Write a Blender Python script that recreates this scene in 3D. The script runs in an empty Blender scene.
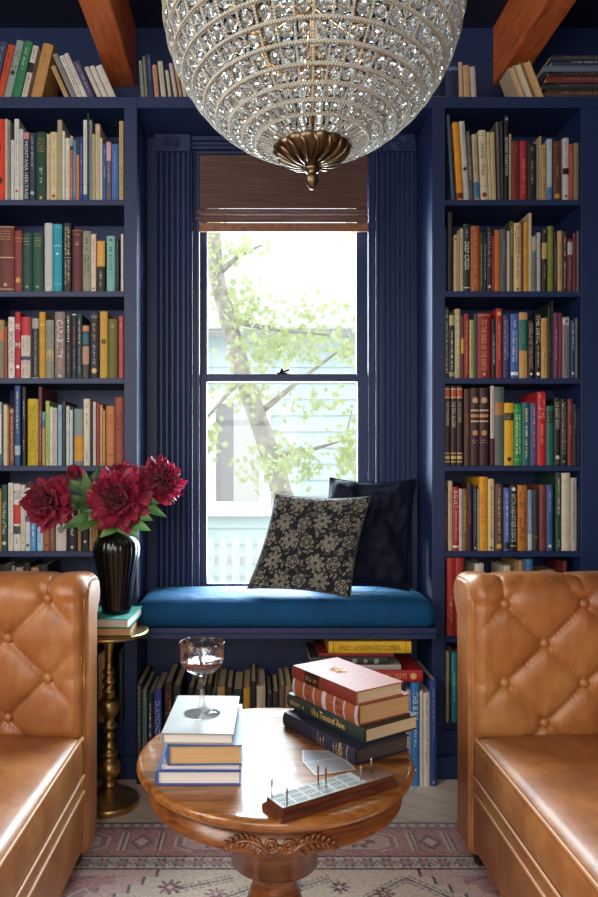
import bpy, bmesh, math, random
import numpy as np
from mathutils import Vector, Matrix, noise as mnoise

random.seed(7)
rng = np.random.default_rng(7)
PI = math.pi
SC = bpy.context.scene
COL = SC.collection


# ---------------------------------------------------------------- helpers
def lin(h):
    if not isinstance(h, str):
        return tuple(h)
    h = h.lstrip('#')
    if len(h) == 3:
        h = ''.join(c * 2 for c in h)
    out = []
    for i in (0, 2, 4):
        c = int(h[i:i + 2], 16) / 255
        out.append(c / 12.92 if c <= .04045 else ((c + .055) / 1.055) ** 2.4)
    return tuple(out)


class NT:
    def __init__(self, name):
        self.m = bpy.data.materials.new(name)
        self.m.use_nodes = True
        self.t = self.m.node_tree
        self.b = self.t.nodes['Principled BSDF']
        self.out = self.t.nodes['Material Output']

    def n(self, kind, **kw):
        nd = self.t.nodes.new(kind)
        for k, v in kw.items():
            if k in nd.inputs.keys():
                nd.inputs[k].default_value = v
            else:
                setattr(nd, k, v)
        return nd

    def l(self, a, b):
        self.t.links.new(a, b)

    def coords(self, scale=(1, 1, 1), rot=(0, 0, 0)):
        tc = self.n('ShaderNodeTexCoord')
        mp = self.n('ShaderNodeMapping')
        mp.inputs['Scale'].default_value = scale
        mp.inputs['Rotation'].default_value = rot
        self.l(tc.outputs['Object'], mp.inputs['Vector'])
        return mp.outputs['Vector']

    def ramp(self, fac, stops):
        r = self.n('ShaderNodeValToRGB')
        e = r.color_ramp.elements
        while len(e) > 1:
            e.remove(e[-1])
        e[0].position = stops[0][0]
        e[0].color = (*lin(stops[0][1]), 1)
        for p, c in stops[1:]:
            x = e.new(p)
            x.color = (*lin(c), 1)
        self.l(fac, r.inputs['Fac'])
        return r.outputs['Color']

    def bump(self, height, strength=.2, dist=.01):
        b = self.n('ShaderNodeBump', Strength=strength, Distance=dist)
        self.l(height, b.inputs['Height'])
        self.l(b.outputs['Normal'], self.b.inputs['Normal'])


MATS = {}


def mat(name, color, rough=.5, metal=0., var=.12, scale=20., bump=0., coat=0., spec=.5, sheen=0., trans=0., ior=1.5):
    if name in MATS:
        return MATS[name]
    k = NT(name)
    c = lin(color)
    k.b.inputs['Roughness'].default_value = rough
    k.b.inputs['Metallic'].default_value = metal
    k.b.inputs['Coat Weight'].default_value = coat
    k.b.inputs['Coat Roughness'].default_value = .12
    k.b.inputs['Specular IOR Level'].default_value = spec
    k.b.inputs['Sheen Weight'].default_value = sheen
    k.b.inputs['Transmission Weight'].default_value = trans
    k.b.inputs['IOR'].default_value = ior
    if var > 0:
        ns = k.n('ShaderNodeTexNoise', Scale=scale, Detail=4.)
        k.l(k.coords(), ns.inputs['Vector'])
        lo = tuple(max(0, x * (1 - var)) for x in c)
        hi = tuple(min(1, x * (1 + var)) for x in c)
        k.l(k.ramp(ns.outputs['Fac'], [(.3, lo), (.7, hi)]), k.b.inputs['Base Color'])
        if bump:
            k.bump(ns.outputs['Fac'], bump, .004)
    else:
        k.b.inputs['Base Color'].default_value = (*c, 1)
    MATS[name] = k.m
    return k.m


def ob(name, V, F, m, parent=None, smooth=False, bevel=0., loc=None):
    me = bpy.data.meshes.new(name)
    me.from_pydata([tuple(v) for v in V], [], [tuple(f) for f in F])
    me.update()
    if smooth:
        me.polygons.foreach_set('use_smooth', [True] * len(me.polygons))
    o = bpy.data.objects.new(name, me)
    COL.objects.link(o)
    if m:
        me.materials.append(m)
    if parent:
        o.parent = parent
    if loc:
        o.location = loc
    if bevel:
        b = o.modifiers.new('bevel', 'BEVEL')
        b.width = bevel
        b.segments = 2
        b.limit_method = 'ANGLE'
    return o


def npob(name, V, T, m, parent=None, smooth=True):
    """big triangle or quad meshes from numpy arrays"""
    me = bpy.data.meshes.new(name)
    me.from_pydata(np.asarray(V, np.float32), [], np.asarray(T, np.int32))
    me.update()
    if smooth:
        me.polygons.foreach_set('use_smooth', np.ones(len(me.polygons), bool))
    me.materials.append(m)
    o = bpy.data.objects.new(name, me)
    COL.objects.link(o)
    if parent:
        o.parent = parent
    return o


def colour_attr(o, rgb):
    a = o.data.color_attributes.new('pattern', 'FLOAT_COLOR', 'POINT')
    arr = np.ones((len(rgb), 4), np.float32)
    arr[:, :3] = rgb
    a.data.foreach_set('color', arr.ravel())


def thing(name, label, cat, loc=(0, 0, 0), rz=0., group=None):
    o = bpy.data.objects.new(name, None)
    o.empty_display_size = .05
    COL.objects.link(o)
    o.location = loc
    o.rotation_euler = (0, 0, rz)
    return tag(o, label, cat, group)


def tag(o, label, cat, group=None, kind=None):
    nw = len(label.split())
    if not 4 <= nw <= 16:
        print('BADLABEL', nw, label)
    o['label'] = label
    o['category'] = cat
    if group:
        o['group'] = group
    if kind:
        o['kind'] = kind
    return o


def struct(o):
    o['kind'] = 'structure'
    return o


def clone(o, parent=None):
    c = o.copy()
    COL.objects.link(c)
    if parent:
        c.parent = parent
    for ch in list(o.children):
        clone(ch, c)
    return c


class MB:
    def __init__(self):
        self.V = []
        self.F = []

    def add(self, V, F):
        n = len(self.V)
        self.V += [tuple(v) for v in V]
        self.F += [tuple(i + n for i in f) for f in F]
        return self

    def box(self, x0, x1, y0, y1, z0, z1, M=None):
        V = [(x, y, z) for z in (z0, z1) for y in (y0, y1) for x in (x0, x1)]
        if M:
            V = [tuple(M @ Vector(v)) for v in V]
        return self.add(V, [(0, 2, 3, 1), (4, 5, 7, 6), (0, 1, 5, 4), (1, 3, 7, 5), (3, 2, 6, 7), (2, 0, 4, 6)])

    def lathe(self, prof, seg=32, c=(0, 0, 0), fn=None, caps=True, M=None):
        V = []
        for r, z in prof:
            for i in range(seg):
                a = 2 * PI * i / seg
                rr = r if fn is None else fn(r, z, a)
                v = Vector((rr * math.cos(a), rr * math.sin(a), z))
                if M:
                    v = M @ v
                V.append((v.x + c[0], v.y + c[1], v.z + c[2]))
        F = []
        n = len(prof)
        for j in range(n - 1):
            for i in range(seg):
                k = (i + 1) % seg
                F.append((j * seg + i, j * seg + k, (j + 1) * seg + k, (j + 1) * seg + i))
        if caps:
            F.append(tuple(range(seg))[::-1])
            F.append(tuple((n - 1) * seg + i for i in range(seg)))
        return self.add(V, F)

    def tube(self, pts, r, seg=8, closed=False):
        P = [Vector(p) for p in pts]
        n = len(P)
        rs = r if isinstance(r, (list, tuple)) else [r] * n
        V = []
        up = None
        for i in range(n):
            a = P[(i - 1) % n] if (closed or i > 0) else P[i]
            b = P[(i + 1) % n] if (closed or i < n - 1) else P[i]
            d = (b - a).normalized()
            if up is None:
                up = Vector((0, 0, 1)) if abs(d.z) < .9 else Vector((1, 0, 0))
            s = d.cross(up)
            if s.length < 1e-6:
                s = d.cross(Vector((.3, 1, .2)))
            s.normalize()
            u = s.cross(d).normalized()
            up = u
            for k in range(seg):
                t = 2 * PI * k / seg
                V.append(tuple(P[i] + s * (rs[i] * math.cos(t)) + u * (rs[i] * math.sin(t))))
        F = []
        for i in range(n if closed else n - 1):
            j = (i + 1) % n
            for k in range(seg):
                l = (k + 1) % seg
                F.append((i * seg + k, i * seg + l, j * seg + l, j * seg + k))
        if not closed:
            F.append(tuple(range(seg))[::-1])
            F.append(tuple((n - 1) * seg + k for k in range(seg)))
        return self.add(V, F)

    def sheet(self, fn, nu, nv):
        """open grid: fn(u,v) with u,v in 0..1"""
        V = [fn(i / nu, j / nv) for j in range(nv + 1) for i in range(nu + 1)]
        F = [(j * (nu + 1) + i, j * (nu + 1) + i + 1, (j + 1) * (nu + 1) + i + 1, (j + 1) * (nu + 1) + i)
             for j in range(nv) for i in range(nu)]
        return self.add(V, F)

    def build(self, name, m, parent=None, smooth=False, bevel=0., loc=None):
        return ob(name, self.V, self.F, m, parent, smooth, bevel, loc)


def box(name, b, m, parent=None, bevel=0.):
    return MB().box(*b).build(name, m, parent, bevel=bevel)


def round_box(sx, sy, sz, r, n=10, crown=0., fn=None):
    """box 0..s with rounded edges, subdivided; crown lifts the top's middle"""
    V, F, idx = [], [], {}

    def key(p):
        k = tuple(round(x, 6) for x in p)
        if k not in idx:
            idx[k] = len(V)
            V.append(k)
        return idx[k]

    def div(s):
        m = max(2, int(n * s / max(sx, sy, sz)))
        e = [0, .15 * r, .5 * r, r]
        mid = [r + (s - 2 * r) * i / m for i in range(1, m)]
        return e + mid + [s - x for x in e[::-1]]
    dx, dy, dz = div(sx), div(sy), div(sz)

    def face(A, B, f, flip):
        for i in range(len(A) - 1):
            for j in range(len(B) - 1):
                q = [key(f(A[i], B[j])), key(f(A[i + 1], B[j])), key(f(A[i + 1], B[j + 1])), key(f(A[i], B[j + 1]))]
                F.append(q[::-1] if flip else q)
    face(dx, dy, lambda a, b: (a, b, 0), True)
    face(dx, dy, lambda a, b: (a, b, sz), False)
    face(dx, dz, lambda a, b: (a, 0, b), False)
    face(dx, dz, lambda a, b: (a, sy, b), True)
    face(dy, dz, lambda a, b: (0, a, b), True)
    face(dy, dz, lambda a, b: (sx, a, b), False)
    W = []
    for x, y, z in V:
        c = Vector((min(max(x, r), sx - r), min(max(y, r), sy - r), min(max(z, r), sz - r)))
        d = Vector((x, y, z)) - c
        if d.length > 1e-9:
            d = d.normalized() * r
        p = c + d
        t = p.z / sz
        if crown and t > .3:
            p.z += crown * (t - .3) / .7 * (max(0, math.sin(PI * p.x / sx)) ** .5) * (max(0, math.sin(PI * p.y / sy)) ** .5)
        if fn:
            p = Vector(fn(p))
        W.append(tuple(p))
    return W, F


# ---------------------------------------------------------------- materials
def paint(name, c, rough=.45):
    k = NT(name)
    ns = k.n('ShaderNodeTexNoise', Scale=9., Detail=5.)
    k.l(k.coords((1, 1, .25)), ns.inputs['Vector'])
    b = lin(c)
    k.l(k.ramp(ns.outputs['Fac'], [(.3, tuple(x * .92 for x in b)), (.7, tuple(x * 1.08 for x in b))]), k.b.inputs['Base Color'])
    k.b.inputs['Roughness'].default_value = rough
    n2 = k.n('ShaderNodeTexNoise', Scale=180., Detail=2.)
    k.l(k.coords(), n2.inputs['Vector'])
    k.bump(n2.outputs['Fac'], .06, .002)
    MATS[name] = k.m
    return k.m


BLUE = paint('navy_paint', '#172b56', .5)
ROOMW = paint('pale_wall_paint', '#d8d2c6', .6)  # pale tone of the unseen rear wall is picked to bounce fill light
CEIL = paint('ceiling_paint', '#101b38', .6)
WALLP = paint('wall_paint', '#172b56', .5)


def wood(name, c0, c1, c2, rough=.35, sc=(1.5, 14, 14), coat=.0, ring=6., bump=.15):
    k = NT(name)
    v = k.coords(sc)
    ns = k.n('ShaderNodeTexNoise', Scale=ring, Detail=8., Roughness=.62, Distortion=.6)
    k.l(v, ns.inputs['Vector'])
    k.l(k.ramp(ns.outputs['Fac'], [(.32, c0), (.5, c1), (.68, c2)]), k.b.inputs['Base Color'])
    k.b.inputs['Roughness'].default_value = rough
    k.b.inputs['Coat Weight'].default_value = coat
    k.b.inputs['Coat Roughness'].default_value = .15
    k.bump(ns.outputs['Fac'], bump, .003)
    MATS[name] = k.m
    return k.m


BEAM = wood('stained_beam_wood', '#a04a22', '#cc6a34', '#d67c48', .5, (9, 1.2, 9))
OAK = wood('oak_wood', '#6d3d18', '#9a622f', '#b27a41', .22, (1.6, 16, 16), .6)
OAKD = wood('oak_wood_dark', '#4c240c', '#74401a', '#8a5024', .3, (3, 3, 18), .4)
BOARDW = wood('cribbage_wood', '#3a1a10', '#552a19', '#6a3621', .3, (3, 18, 18), .5)


def floor_mat():
    k = NT('pale_floor_wood')
    v = k.coords((1, 1, 1), (0, 0, .6))
    br = k.n('ShaderNodeTexBrick', Scale=1.)
    br.inputs['Color1'].default_value = (*lin('#f6efe4'), 1)
    br.inputs['Color2'].default_value = (*lin('#ecdfcf'), 1)
    br.inputs['Mortar'].default_value = (*lin('#c8baa6'), 1)
    br.inputs['Mortar Size'].default_value = .002
    br.inputs['Brick Width'].default_value = .9
    br.inputs['Row Height'].default_value = .09
    k.l(v, br.inputs['Vector'])
    ns = k.n('ShaderNodeTexNoise', Scale=5., Detail=8.)
    k.l(k.coords((2, 30, 1), (0, 0, .6)), ns.inputs['Vector'])
    mx = k.n('ShaderNodeMixRGB', blend_type='MULTIPLY')
    mx.inputs['Fac'].default_value = .45
    k.l(br.outputs['Color'], mx.inputs['Color1'])
    k.l(k.ramp(ns.outputs['Fac'], [(.3, '#c4b8a8'), (.7, '#ffffff')]), mx.inputs['Color2'])
    k.l(mx.outputs['Color'], k.b.inputs['Base Color'])
    k.b.inputs['Roughness'].default_value = .45
    return k.m


FLOOR = floor_mat()


def leather():
    k = NT('tan_leather')
    n1 = k.n('ShaderNodeTexNoise', Scale=5., Detail=6., Roughness=.6)
    k.l(k.coords(), n1.inputs['Vector'])
    n2 = k.n('ShaderNodeTexNoise', Scale=38., Detail=4.)
    k.l(k.coords((1, 1, .5)), n2.inputs['Vector'])
    c = k.ramp(n1.outputs['Fac'], [(.26, '#7d4826'), (.5, '#a56837'), (.74, '#bd864f')])
    mx = k.n('ShaderNodeMixRGB', blend_type='MULTIPLY')
    mx.inputs['Fac'].default_value = .35
    k.l(c, mx.inputs['Color1'])
    k.l(k.ramp(n2.outputs['Fac'], [(.3, '#c08a60'), (.65, '#ffffff')]), mx.inputs['Color2'])
    k.l(mx.outputs['Color'], k.b.inputs['Base Color'])
    k.b.inputs['Roughness'].default_value = .4
    k.b.inputs['Specular IOR Level'].default_value = .55
    vo = k.n('ShaderNodeTexVoronoi', Scale=420.)
    k.l(k.coords(), vo.inputs['Vector'])
    n3 = k.n('ShaderNodeTexNoise', Scale=9., Detail=3., Distortion=.3)
    k.l(k.coords((1, 1, 1)), n3.inputs['Vector'])
    ad = k.n('ShaderNodeMath', operation='MULTIPLY_ADD')
    k.l(vo.outputs['Distance'], ad.inputs[0])
    ad.inputs[1].default_value = .06
    k.l(n3.outputs['Fac'], ad.inputs[2])
    k.bump(ad.outputs[0], .2, .008)
    return k.m


LEATHER = leather()
PIPING = mat('leather_piping', '#b57c48', .42, var=.1)


def velvet(name, c, sheen, tint):
    k = NT(name)
    ns = k.n('ShaderNodeTexNoise', Scale=6., Detail=5., Distortion=.5)
    k.l(k.coords(), ns.inputs['Vector'])
    b = lin(c)
    k.l(k.ramp(ns.outputs['Fac'], [(.3, tuple(x * .8 for x in b)), (.7, tuple(x * 1.2 for x in b))]), k.b.inputs['Base Color'])
    k.b.inputs['Roughness'].default_value = .75
    k.b.inputs['Specular IOR Level'].default_value = .2
    k.b.inputs['Sheen Weight'].default_value = sheen
    k.b.inputs['Sheen Roughness'].default_value = .35
    k.b.inputs['Sheen Tint'].default_value = (*lin(tint), 1)
    n2 = k.n('ShaderNodeTexNoise', Scale=9., Detail=3., Distortion=1.)
    k.l(k.coords((1, 1, .6)), n2.inputs['Vector'])
    k.bump(n2.outputs['Fac'], .5, .02)
    return k.m


TEALV = velvet('teal_blue_velvet', '#0a4572', .28, '#6db4e8')
NAVYV = velvet('navy_velvet', '#0d1228', .16, '#4b5f96')


def attr_mat(name, rough=.85, bscale=300., bstr=.3, sheen=0.):
    k = NT(name)
    a = k.n('ShaderNodeVertexColor', layer_name='pattern')
    ns = k.n('ShaderNodeTexNoise', Scale=bscale, Detail=2.)
    k.l(k.coords(), ns.inputs['Vector'])
    mx = k.n('ShaderNodeMixRGB', blend_type='MULTIPLY')
    mx.inputs['Fac'].default_value = .3
    k.l(a.outputs['Color'], mx.inputs['Color1'])
    k.l(k.ramp(ns.outputs['Fac'], [(.3, '#888888'), (.65, '#ffffff')]), mx.inputs['Color2'])
    k.l(mx.outputs['Color'], k.b.inputs['Base Color'])
    k.b.inputs['Roughness'].default_value = rough
    k.b.inputs['Specular IOR Level'].default_value = .2
    k.b.inputs['Sheen Weight'].default_value = sheen
    k.bump(ns.outputs['Fac'], bstr, .003)
    return k.m


def glass_pane():
    k = NT('window_glass')
    t = k.t
    t.nodes.remove(k.b)
    tr = k.n('ShaderNodeBsdfTransparent')
    tr.inputs['Color'].default_value = (.97, .98, .98, 1)
    gl = k.n('ShaderNodeBsdfGlossy')
    gl.inputs['Roughness'].default_value = .02
    fr = k.n('ShaderNodeFresnel', IOR=1.22)
    mx = k.n('ShaderNodeMixShader')
    k.l(fr.outputs[0], mx.inputs[0])
    k.l(tr.outputs[0], mx.inputs[1])
    k.l(gl.outputs[0], mx.inputs[2])
    du = k.n('ShaderNodeBsdfTranslucent')
    du.inputs['Color'].default_value = (.95, .97, 1, 1)
    m2 = k.n('ShaderNodeMixShader')
    m2.inputs[0].default_value = .0014  # faint translucent share lays a pale haze over the view outside
    k.l(mx.outputs[0], m2.inputs[1])
    k.l(du.outputs[0], m2.inputs[2])
    k.l(m2.outputs[0], k.out.inputs['Surface'])
    return k.m


PANE = glass_pane()
CRYSTAL = mat('cut_crystal', '#ffffff', .02, var=0, trans=1., ior=1.52)
_t = CRYSTAL.node_tree
_tr = _t.nodes.new('ShaderNodeBsdfTranslucent')
_tr.inputs['Color'].default_value = (.9, .92, .9, 1)
_mx = _t.nodes.new('ShaderNodeMixShader')
_mx.inputs[0].default_value = .16
_t.links.new(_t.nodes['Principled BSDF'].outputs[0], _mx.inputs[1])
_t.links.new(_tr.outputs[0], _mx.inputs[2])
_t.links.new(_mx.outputs[0], _t.nodes['Material Output'].inputs['Surface'])


GLASS = mat('clear_drinking_glass', '#ffffff', .0, var=0, trans=1., ior=1.45)
_t = GLASS.node_tree
_tr = _t.nodes.new('ShaderNodeBsdfTransparent')
_mx = _t.nodes.new('ShaderNodeMixShader')
_mx.inputs[0].default_value = .62
_t.links.new(_t.nodes['Principled BSDF'].outputs[0], _mx.inputs[1])
_t.links.new(_tr.outputs[0], _mx.inputs[2])
_t.links.new(_mx.outputs[0], _t.nodes['Material Output'].inputs['Surface'])
WINE = mat('red_wine', '#5c160e', .08, var=0)
BEAD = mat('milky_glass_bead', '#aeaba0', .2, var=.1, spec=.8)
BRASS = mat('aged_brass', '#b99a62', .34, 1., var=.2, scale=30.)
BRASSD = mat('antique_bronze', '#76624d', .4, 1., var=.25, scale=60.)
GOLDM = mat('polished_brass_stem', '#d8b070', .25, 1., var=.05)
STEEL = mat('brushed_steel', '#b0b0ae', .38, 1., var=.05)
IRON = mat('black_iron', '#1a1a1e', .4, .6, var=.1)
BLACKG = mat('black_glazed_ceramic', '#0a0a0b', .2, var=.2, coat=.15, spec=.4)
PAGES = None


def pages(name, c, s):
    k = NT(name)
    w = k.n('ShaderNodeTexNoise', Scale=1., Detail=2.)
    k.l(k.coords(s), w.inputs['Vector'])
    b = lin(c)
    k.l(k.ramp(w.outputs['Fac'], [(.35, tuple(x * .72 for x in b)), (.6, b)]), k.b.inputs['Base Color'])
    k.b.inputs['Roughness'].default_value = .8
    return k.m


PAGE_C = pages('cream_pages', '#d8c4a0', (900, 2, 2))
PAGE_W = pages('white_pages', '#e3ddd6', (900, 2, 2))
PAGE_T = pages('tan_pages', '#cfa877', (900, 2, 2))
# ---------------------------------------------------------------- room shell
XL, XR, YF, YB, HC = -1.75, 2.1, -1.5, 2.71, 2.8
struct(box('floor', (XL, XR, YF, YB, -.06, 0), FLOOR))
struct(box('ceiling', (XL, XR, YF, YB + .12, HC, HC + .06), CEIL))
LY0, LY1 = -.5, .7  # unseen opening added in the left wall to let fill light in
m = MB()
m.box(XL - .1, XL, YF, LY0, 0, HC).box(XL - .1, XL, LY1, YB, 0, HC).box(XL - .1, XL, LY0, LY1, 0, 1.0).box(XL - .1, XL, LY0, LY1, 2.65, HC)
struct(m.build('wall_left', WALLP))
m = MB()
for y in (LY0, (LY0 + LY1) / 2 - .025, LY1 - .05):
    m.box(XL - .08, XL - .04, y, y + .05, 1.0, 2.65)
for z in (1.0, 1.8, 2.6):
    m.box(XL - .078, XL - .042, LY0, LY1, z, z + .05)
struct(m.build('added_left_window', BLUE))  # unseen frame, added along with the left fill lamp
struct(box('wall_right', (XR, XR + .1, YF, YB, 0, HC), WALLP))
OX0, OX1, OZ0, OZ1 = -.24, .464, .59, 2.325
m = MB()
m.box(XL, OX0, YB, YB + .14, 0, HC).box(OX1, XR, YB, YB + .14, 0, HC)
m.box(OX0, OX1, YB, YB + .14, 0, OZ0).box(OX0, OX1, YB, YB + .14, OZ1, HC)
struct(m.build('wall_back', WALLP))
# wall behind the camera; its unseen window opening is added for frontal fill
m = MB()
FX0, FX1 = -1.4, .5
m.box(XL, FX0, YF - .12, YF, 0, HC).box(FX1, XR, YF - .12, YF, 0, HC)
m.box(FX0, FX1, YF - .12, YF, 0, .7).box(FX0, FX1, YF - .12, YF, 2.4, HC)
struct(m.build('wall_front', ROOMW))
m = MB()
for x in (FX0, (FX0 + FX1) / 2 - .03, FX1 - .06):
    m.box(x, x + .06, YF - .09, YF - .04, .7, 2.4)
for z in (.7, 1.52, 2.34):
    m.box(FX0, FX1, YF - .088, YF - .042, z, z + .06)
struct(m.build('added_rear_window', BLUE))  # unseen frame in the opening added for the rear fill lamp


def beam(x0, x1, label):
    o = MB().box(x0, x1, YF, YB, 2.57, HC).build('ceiling_beam', BEAM, bevel=.006)
    tag(o, label, 'beam', 'exposed ceiling beams')


beam(-.558, -.459, 'rust-stained wooden ceiling beam above the left bookcase')
beam(.92, 1.015, 'rust-stained wooden ceiling beam above the right bookcase')

# ---------------------------------------------------------------- bookcases
YS = 2.48                      # front plane of the shelving
SH = [2.048, 1.7236, 1.4153, 1.105, .801, .4977, .189]   # tops of the shelf boards
BT0, BT1 = 2.372, 2.411


def bookcase(x0, x1, pl, pr, label):
    t = thing('bookcase', label, 'bookcase', ((x0 + x1) / 2, YS, 0), 0, 'built-in bookcases')
    cx = (x0 + x1) / 2

    def L(n, a, b, c, d, e, f, bv=.0015):
        box(n, (a - cx, b - cx, c - YS, d - YS, e, f), BLUE, t, bv)
    L('side_panel', x0 - pl, x0, YS, YB, 0, BT0)
    L('side_panel', x1, x1 + pr, YS, YB, 0, BT0)
    L('back_panel', x0, x1, YB - .012, YB, .05, BT0)
    for h in SH:
        L('shelf', x0, x1, YS + .002, YB - .012, h - .02, h)
    L('top_panel', x0 - pl, x1 + pr, YS - .002, YB, BT0, BT1)
    L('plinth', x0 - (pl if x0 > 0 else 0), x1, YS - .004, YS + .016, 0, SH[-1] - .021)
    L('base_moulding', x0 - (.045 if x0 > 0 else 0), x1 + (.046 if x0 < 0 else 0), YS - .016, YS - .0045, 0, .08)
    return t


bookcase(-.946, -.464, .046, .046, 'tall navy built-in bookcase left of the window')
bookcase(.673, 1.155, .046, .2, 'tall navy built-in bookcase right of the window')
struct(box('trim_1', (-.418, .627, YS - .002, YB, BT0, BT1), BLUE))

# window seat
t = thing('window_seat', 'navy built-in bench under the window with open shelf below', 'window seat', (.1045, 2.4, 0))
c = .1045


def L2(n, a, b, y0, y1, z0, z1, bv=.003):
    box(n, (a - c, b - c, y0 - 2.4, y1 - 2.4, z0, z1), BLUE, t, bv)


L2('seat_board', -.417, .626, 2.398, YB - .001, .528, .548)
L2('front_rail', -.417, .626, 2.408, 2.44, .507, .528)
L2('back_panel', -.417, .626, YB - .016, YB - .002, .0, .528)
V, F = round_box(1.03, .315, .092, .036, 26, .012)
cu = ob('seat_cushion', V, F, TEALV, None, True, loc=(-.408, 2.384, .5482))
tag(cu, 'long teal-blue velvet bench cushion on the window seat', 'cushion')

# window casing (fluted boards with corner blocks)


def fluted(x0, x1, name):
    n = 6
    m = MB()
    prof = []
    w = x1 - x0
    ow = .028                                  # flat outer band
    a, b = (x0 + ow, x1 - .012)
    m.box(x0, x1, YB - .012, YB, .55, 2.37)
    fx = (b - a) / n
    P = []
    for i in range(n):
        P += [(a + i * fx + fx * u, .02 - .008 * math.sin(PI * min(1, max(0, (u - .18) / .64)))) for u in (0, .18, .34, .5, .66, .82)]
    P += [(b, .02)]
    V = []
    for z in (.55, 2.305):
        V += [(x, YB - .012 - d, z) for x, d in P]
        V += [(b, YB - .012, z), (a, YB - .012, z)]
    k = len(P) + 2
    Fc = [(i, (i + 1) % k, k + (i + 1) % k, k + i) for i in range(k)]
    m.add(V, Fc + [tuple(range(k))[::-1], tuple(range(k, 2 * k))])
    # inner bead
    m.tube([(x1 - .006 if x0 < 0 else x0 + .006, YB - .016, .55), (x1 - .006 if x0 < 0 else x0 + .006, YB - .016, 2.31)], .007, 8)
    # rosette block
    bx = (a + b) / 2
    m.box(a - .004, b + .004, YB - .04, YB - .012, 2.305, 2.37)
    M = Matrix.Translation((bx, YB - .04, 2.337)) @ Matrix.Rotation(PI / 2, 4, 'X')
    for r in (.026, .016):
        m.tube([M @ Vector((r * math.cos(q * PI / 12), r * math.sin(q * PI / 12), 0)) for q in range(24)], .004, 6, True)
    m.lathe([(.008, 0), (.008, .004), (.003, .008)], 12, (0, 0, 0), M=M)
    return struct(m.build(name, BLUE))


fluted(-.408, OX0, 'trim_2')
fluted(OX1, .617, 'trim_3')
m = MB().box(OX0, OX1, YB - .014, YB, OZ1, 2.37)
m.box(OX0, OX1, YB - .024, YB - .014, OZ1 + .012, OZ1 + .022).box(OX0, OX1, YB - .028, YB - .014, 2.352, 2.368)
struct(m.build('trim_4', BLUE))

# the sash window
w = bpy.data.objects.new('window_1', None)
COL.objects.link(w)
w.location = ((OX0 + OX1) / 2, YB, OZ0)
struct(w)
wx = (OX0 + OX1) / 2


def WB(name, items, m_, bv=.002):
    mb = MB()
    for a, b, y0, y1, z0, z1 in items:
        mb.box(a - wx, b - wx, y0 - YB, y1 - YB, z0 - OZ0, z1 - OZ0)
    return mb.build(name, m_, w, bevel=bv)


GX0, GX1 = -.19, .4036
WB('jamb', [(OX0, OX0 + .012, YB, YB + .14, OZ0, OZ1), (OX1 - .012, OX1, YB, YB + .14, OZ0, OZ1),
            (OX0 + .012, OX1 - .012, YB, YB + .14, OZ1 - .012, OZ1)], BLUE)
WB('stop_bead', [(OX0 + .012, OX0 + .024, YB + .004, YB + .036, OZ0 + .02, OZ1 - .012), (OX1 - .024, OX1 - .012, YB + .004, YB + .036, OZ0 + .02, OZ1 - .012)], BLUE)
a, b = OX0 + .0125, OX1 - .0125
s1 = WB('lower_sash', [(a, GX0, YB + .04, YB + .072, OZ0 + .02, 1.466), (GX1, b, YB + .04, YB + .072, OZ0 + .02, 1.466),
                       (GX0, GX1, YB + .04, YB + .072, OZ0 + .02, .641), (GX0, GX1, YB + .04, YB + .072, 1.436, 1.466)], BLUE)
s2 = WB('upper_sash', [(a, GX0, YB + .076, YB + .106, 1.436, OZ1 - .0125), (GX1, b, YB + .076, YB + .106, 1.436, OZ1 - .0125),
                       (GX0, GX1, YB + .076, YB + .106, 1.44, 1.462), (GX0, GX1, YB + .076, YB + .106, 2.26, OZ1 - .0125)], BLUE)
WB('pane', [(GX0, GX1, YB + .054, YB + .057, .641, 1.436)], PANE, 0)
WB('pane', [(GX0, GX1, YB + .09, YB + .093, 1.462, 2.26)], PANE, 0)
WB('sill', [(OX0, OX1, YB + .0, YB + .16, OZ0, OZ0 + .0198)], BLUE)
lk = MB()
M = Matrix.Translation((.106 - wx, .056, 1.466 - OZ0))
lk.box(-.02, .02, -.012, .012, 0, .006, M)
lk.lathe([(.011, .006), (.011, .012), (.006, .016), (.006, .022), (.003, .024)], 12, (.106 - wx, .056, 1.466 - OZ0))
lk.tube([M @ Vector(p) for p in ((0, 0, .012), (.014, -.004, .013), (.024, -.012, .016), (.028, -.014, .02))], [.005, .004, .004, .006], 8)
lk.build('sash_lock', IRON, w, True)

# woven blind


def bamboo(tl=.18):
    k = NT('woven_bamboo')
    wv = k.n('ShaderNodeTexNoise', Scale=1., Detail=5., Roughness=.7)
    k.l(k.coords((5, 1, 320)), wv.inputs['Vector'])
    c_ = k.ramp(wv.outputs['Fac'], [(.3, '#3c2a26'), (.5, '#604640'), (.7, '#7c5c50')])
    k.l(c_, k.b.inputs['Base Color'])
    k.b.inputs['Roughness'].default_value = .7
    k.bump(wv.outputs['Fac'], .5, .003)
    tr = k.n('ShaderNodeBsdfTranslucent')
    k.l(c_, tr.inputs['Color'])
    mx = k.n('ShaderNodeMixShader')
    mx.inputs[0].default_value = tl
    k.l(k.b.outputs[0], mx.inputs[1])
    k.l(tr.outputs[0], mx.inputs[2])
    k.l(mx.outputs[0], k.out.inputs['Surface'])
    return k.m


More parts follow.
